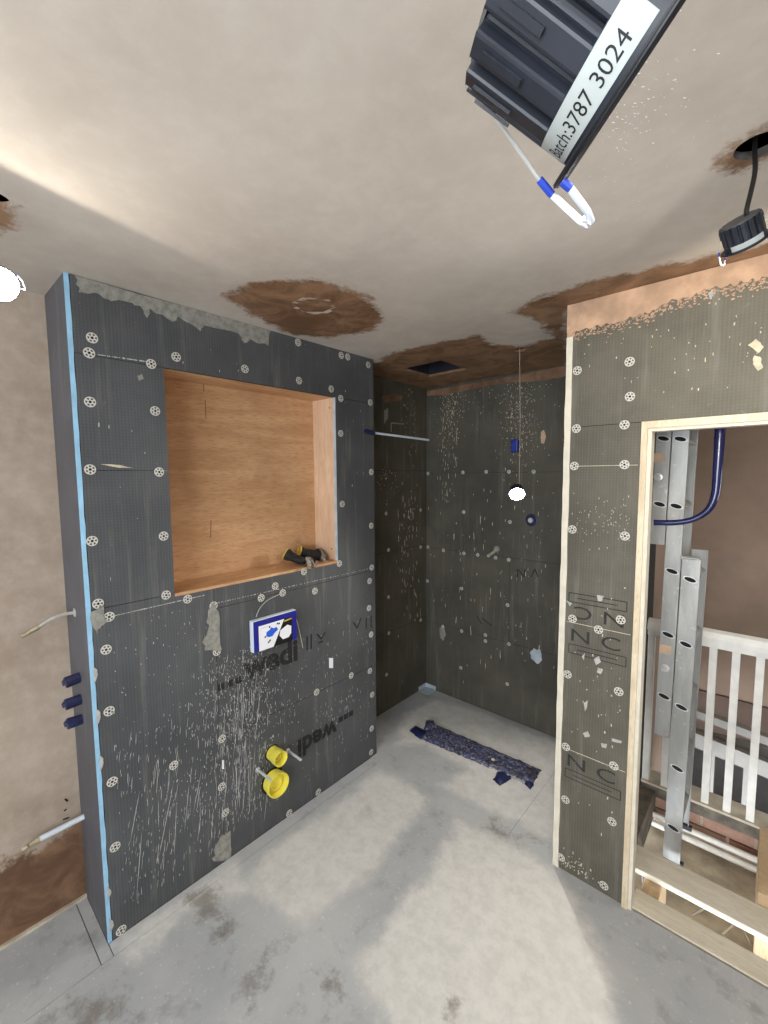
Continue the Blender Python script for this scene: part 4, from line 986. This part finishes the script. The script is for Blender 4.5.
# ------------------------------------------------------------------ downlights
def downlight(label, origin, zax, xax, drop_to, power, cable=True, label_text=False, cone=165, glow=True, blend=.15, big=False, cab=('cable_black', .0034), col=LAMP_COL):
    """local: +Z out of the back of the fitting, light leaves along -Z, X towards a clip"""
    z = Vector([float(c) for c in zax]).normalized(); x = Vector([float(c) for c in xax]); x = (x-z*x.dot(z)).normalized(); y = z.cross(x)
    t = thing('downlight', label, 'downlight', origin, 'loose downlights'); t['_local'] = 1
    t.rotation_mode = 'QUATERNION'; t.rotation_quaternion = Matrix((x, y, z)).transposed().to_quaternion()
    # finned heat sink
    m = MB(); NF = 16; prof = []
    for k in range(NF):
        for a, r in ((0.0, .0295), (.05, .0355), (.66, .0355), (.71, .0295)):
            th = 2*math.pi*(k+a)/NF; prof.append((r*math.cos(th), r*math.sin(th)))
    m.prism(prof, lambda a, b, d: (a, b, d), .014, .050)
    o = m.build('heat_sink', 'lamp_black', t); bevel(o, .0012, 2)
    m = MB()
    for k in range(NF):
        th = 2*math.pi*(k+.36)/NF; c, s_ = math.cos(th), math.sin(th); w = .0012
        V = [(c*.0354-s_*w*e_, s_*.0354+c*w*e_, zz) for e_ in (-1, 1) for zz in (.030, .046)]+[(c*.0366-s_*w*e_, s_*.0366+c*w*e_, zz) for e_ in (-1, 1) for zz in (.030, .046)]
        m.add(V, [(4, 5, 7, 6), (0, 1, 5, 4), (2, 6, 7, 3), (1, 3, 7, 5), (0, 4, 6, 2)])
    m.build('fin_rib', 'lamp_black', t)
    MB().lathe((0, 0, 0), (0, 0, 1), [(.002, .0352), (.0145, .0352)], 40).build('collar', 'lamp_black', t, 40)
    MB().lathe((0, 0, 0), (0, 0, 1), [(.0010, .0315), (-.0012, .0335), (-.0012, .0405), (.0002, .0425), (.0022, .0425), (.0022, .033)], 48).build('bezel', 'lamp_black', t, 40)
    MB().lathe((0, 0, 0), (0, 0, 1), [(.0004, .0395), (.0010, .0432), (.0016, .0432), (.0019, .0395)], 48).build('gasket', 'cable_black', t, 40)
    MB().lathe((0, 0, 0), (0, 0, 1), [(-.0006, .028), (-.0004, .0325), (.0008, .0325)] if not big else [(-.0030, .034), (-.0022, .040), (-.0013, .040)], 32).build('diffuser', 'lamp_glow' if glow else 'sticker', t, 40)
    MB().lathe((0, 0, 0), (0, 0, 1), [(.050, .031), (.0515, .030)], 24).build('back_plate', 'sink_grey', t, 40)
    # rating sticker wrapped around the collar
    R = .03545; A0, A1 = math.radians(52), math.radians(148)
    if label_text: A0, A1 = math.radians(13), math.radians(103)
    na = 20; V = []
    for k in range(na+1):
        a = A0+(A1-A0)*k/na
        for zz in (.0034, .0142): V.append((R*math.cos(a), R*math.sin(a), zz))
    st = MB().add(V, [(2*k, 2*k+2, 2*k+3, 2*k+1) for k in range(na)]).build('rating_sticker', 'sticker', t, 40)
    if label_text:
        v, f = text_mesh('Batch:3787 3024', 1.0); Pp = fit(v, .0435, .0052); V = []
        for px_, py_ in Pp:
            a = A0+math.radians(9)+px_/R; V.append(((R+.00012)*math.cos(a), (R+.00012)*math.sin(a), 0.0056+py_))
        MB().add(V, f).build('batch_number', 'ink', st)
    # spring clips
    for sx in (1, -1):
        cl = MB().tube([(sx*.0345, .004, .042), (sx*.0400, .003, .022), (sx*.0452, .001, .0045)], .00075, 6).build('spring_clip', 'steel', t, 40)
        MB().tube([(sx*.0440, .001, .0085), (sx*.0458, 0, .0004)], .0015, 8).build('clip_sleeve', 'clip_blue', cl, 40)
        MB().tube([(sx*.0352, .0295, .0000), (sx*.0354, .0292, -.0040)], .0015, 8).build('clip_sleeve', 'clip_blue', cl, 40)
        P = [(sx*.0457, 0, .0008), (sx*.0464, .001, -.009), (sx*.0466, .003, -.0160), (sx*.0448, .009, -.0188), (sx*.0430, .014, -.0160), (sx*.0410, .020, -.0178), (sx*.0385, .025, -.0140), (sx*.0354, .0292, -.0035)]
        MB().tube(P, .0014, 8).build('clip_loop', 'clip_white', cl, 40)
    # cable up to the ceiling hole
    if cable:
        Mw = Matrix.Translation(t.location) @ t.rotation_quaternion.to_matrix().to_4x4(); inv = Mw.inverted()
        a = Mw @ Vector((-.012, -.010, .0495)); b = Mw @ Vector((-.014, -.012, .062)); c = Vector(drop_to)
        mid = (b+c)/2+Vector((.006, -.004, 0))
        P = [inv @ p for p in (a, b, mid, c, c+Vector((.01, 0, .05)))]
        MB().tube(curve([tuple(p) for p in P], 8), cab[1], 8).build('cable', cab[0], t, 40)
    li = bpy.data.lights.new('downlight_beam', 'SPOT'); li.energy = power; li.color = col; li.spot_size = math.radians(cone); li.spot_blend = blend; li.shadow_soft_size = .02
    lo = bpy.data.objects.new('downlight_beam', li); COL.objects.link(lo); lo.parent = t; lo.location = (0, 0, -.012)
    return t
# shower lamp: faces out of the shower
pA = un(517, 494, 'y', 2.28)
downlight('lit downlight dangling on its cable inside the shower', pA, (-.40, .74, .55), (-.9, -.5, 0), (HOLES[1][0], HOLES[1][1], 2.41), P_SHOWER, col=SHOWER_COL, big=True, cone=150, blend=.35, cab=('grey_cable', .0018))
# left lamp: its bezel plane cuts the ceiling along the shadow line in the photograph
pB = un(-1, 284, 'z', 2.2)
l0 = np.array([*uCEIL((0, 172)), H]); l1 = np.array([*uCEIL((240, 290)), H])
nB = np.cross(l1-l0, l0-pB); nB /= np.linalg.norm(nB); nB = nB if nB[0] > 0 else -nB
downlight('lit downlight hanging beside the boxed-out wall at the left edge', pB, -nB, (0, -1, 0), (HOLES[2][0], HOLES[2][1], 2.41), P_LEFT, cone=176, blend=.03, big=True)
# right lamp
pC = un(746, 244, 'y', 1.215)
vC = np.array(pC)-CO; vC /= np.linalg.norm(vC)
rC = np.cross(vC, [0, 0, 1]); rC /= np.linalg.norm(rC)
l0 = np.array([*uCEIL((560, 291)), H]); l1 = np.array([*uCEIL((768, 196)), H])   # its bezel plane meets the ceiling along this line
nC = np.cross(l1-l0, l0-pC); nC /= np.linalg.norm(nC); nC = nC if nC[1] > 0 else -nC
zC = -nC
downlight('black downlight hanging by its cable below the round ceiling hole at right', pC, zC, -rC, (HOLES[0][0]-.005, HOLES[0][1], 2.41), P_RIGHT, cone=176, blend=.2, cab=('cable_black', .0045))
# near lamp
def ray(u, v):
    d = CF+CR*(u-384)/FPX+CU*(512-v)/FPX; return d/np.linalg.norm(d)
r1, r2 = ray(556, 191), ray(681, 0); DN = .236            # bezel seen edge-on along this line
tD = r2-r1*r1.dot(r2); tD /= np.linalg.norm(tD); th = math.asin(.0432/DN)
rn = r1*math.cos(th)+tD*math.sin(th); pD = CO+rn*DN
xD = r1-rn*rn.dot(r1); zD = np.cross(r1, r2); zD = zD if zD.dot(CU*.55-CR*.83) > 0 else -zD
downlight('large black downlight close to the camera with a batch number sticker', pD, zD, xD, (HOLES[3][0], HOLES[3][1], 2.41), P_NEAR, label_text=True, cone=140, blend=.5)
for o in bpy.data.objects:
    if '_local' in o.keys(): del o['_local']
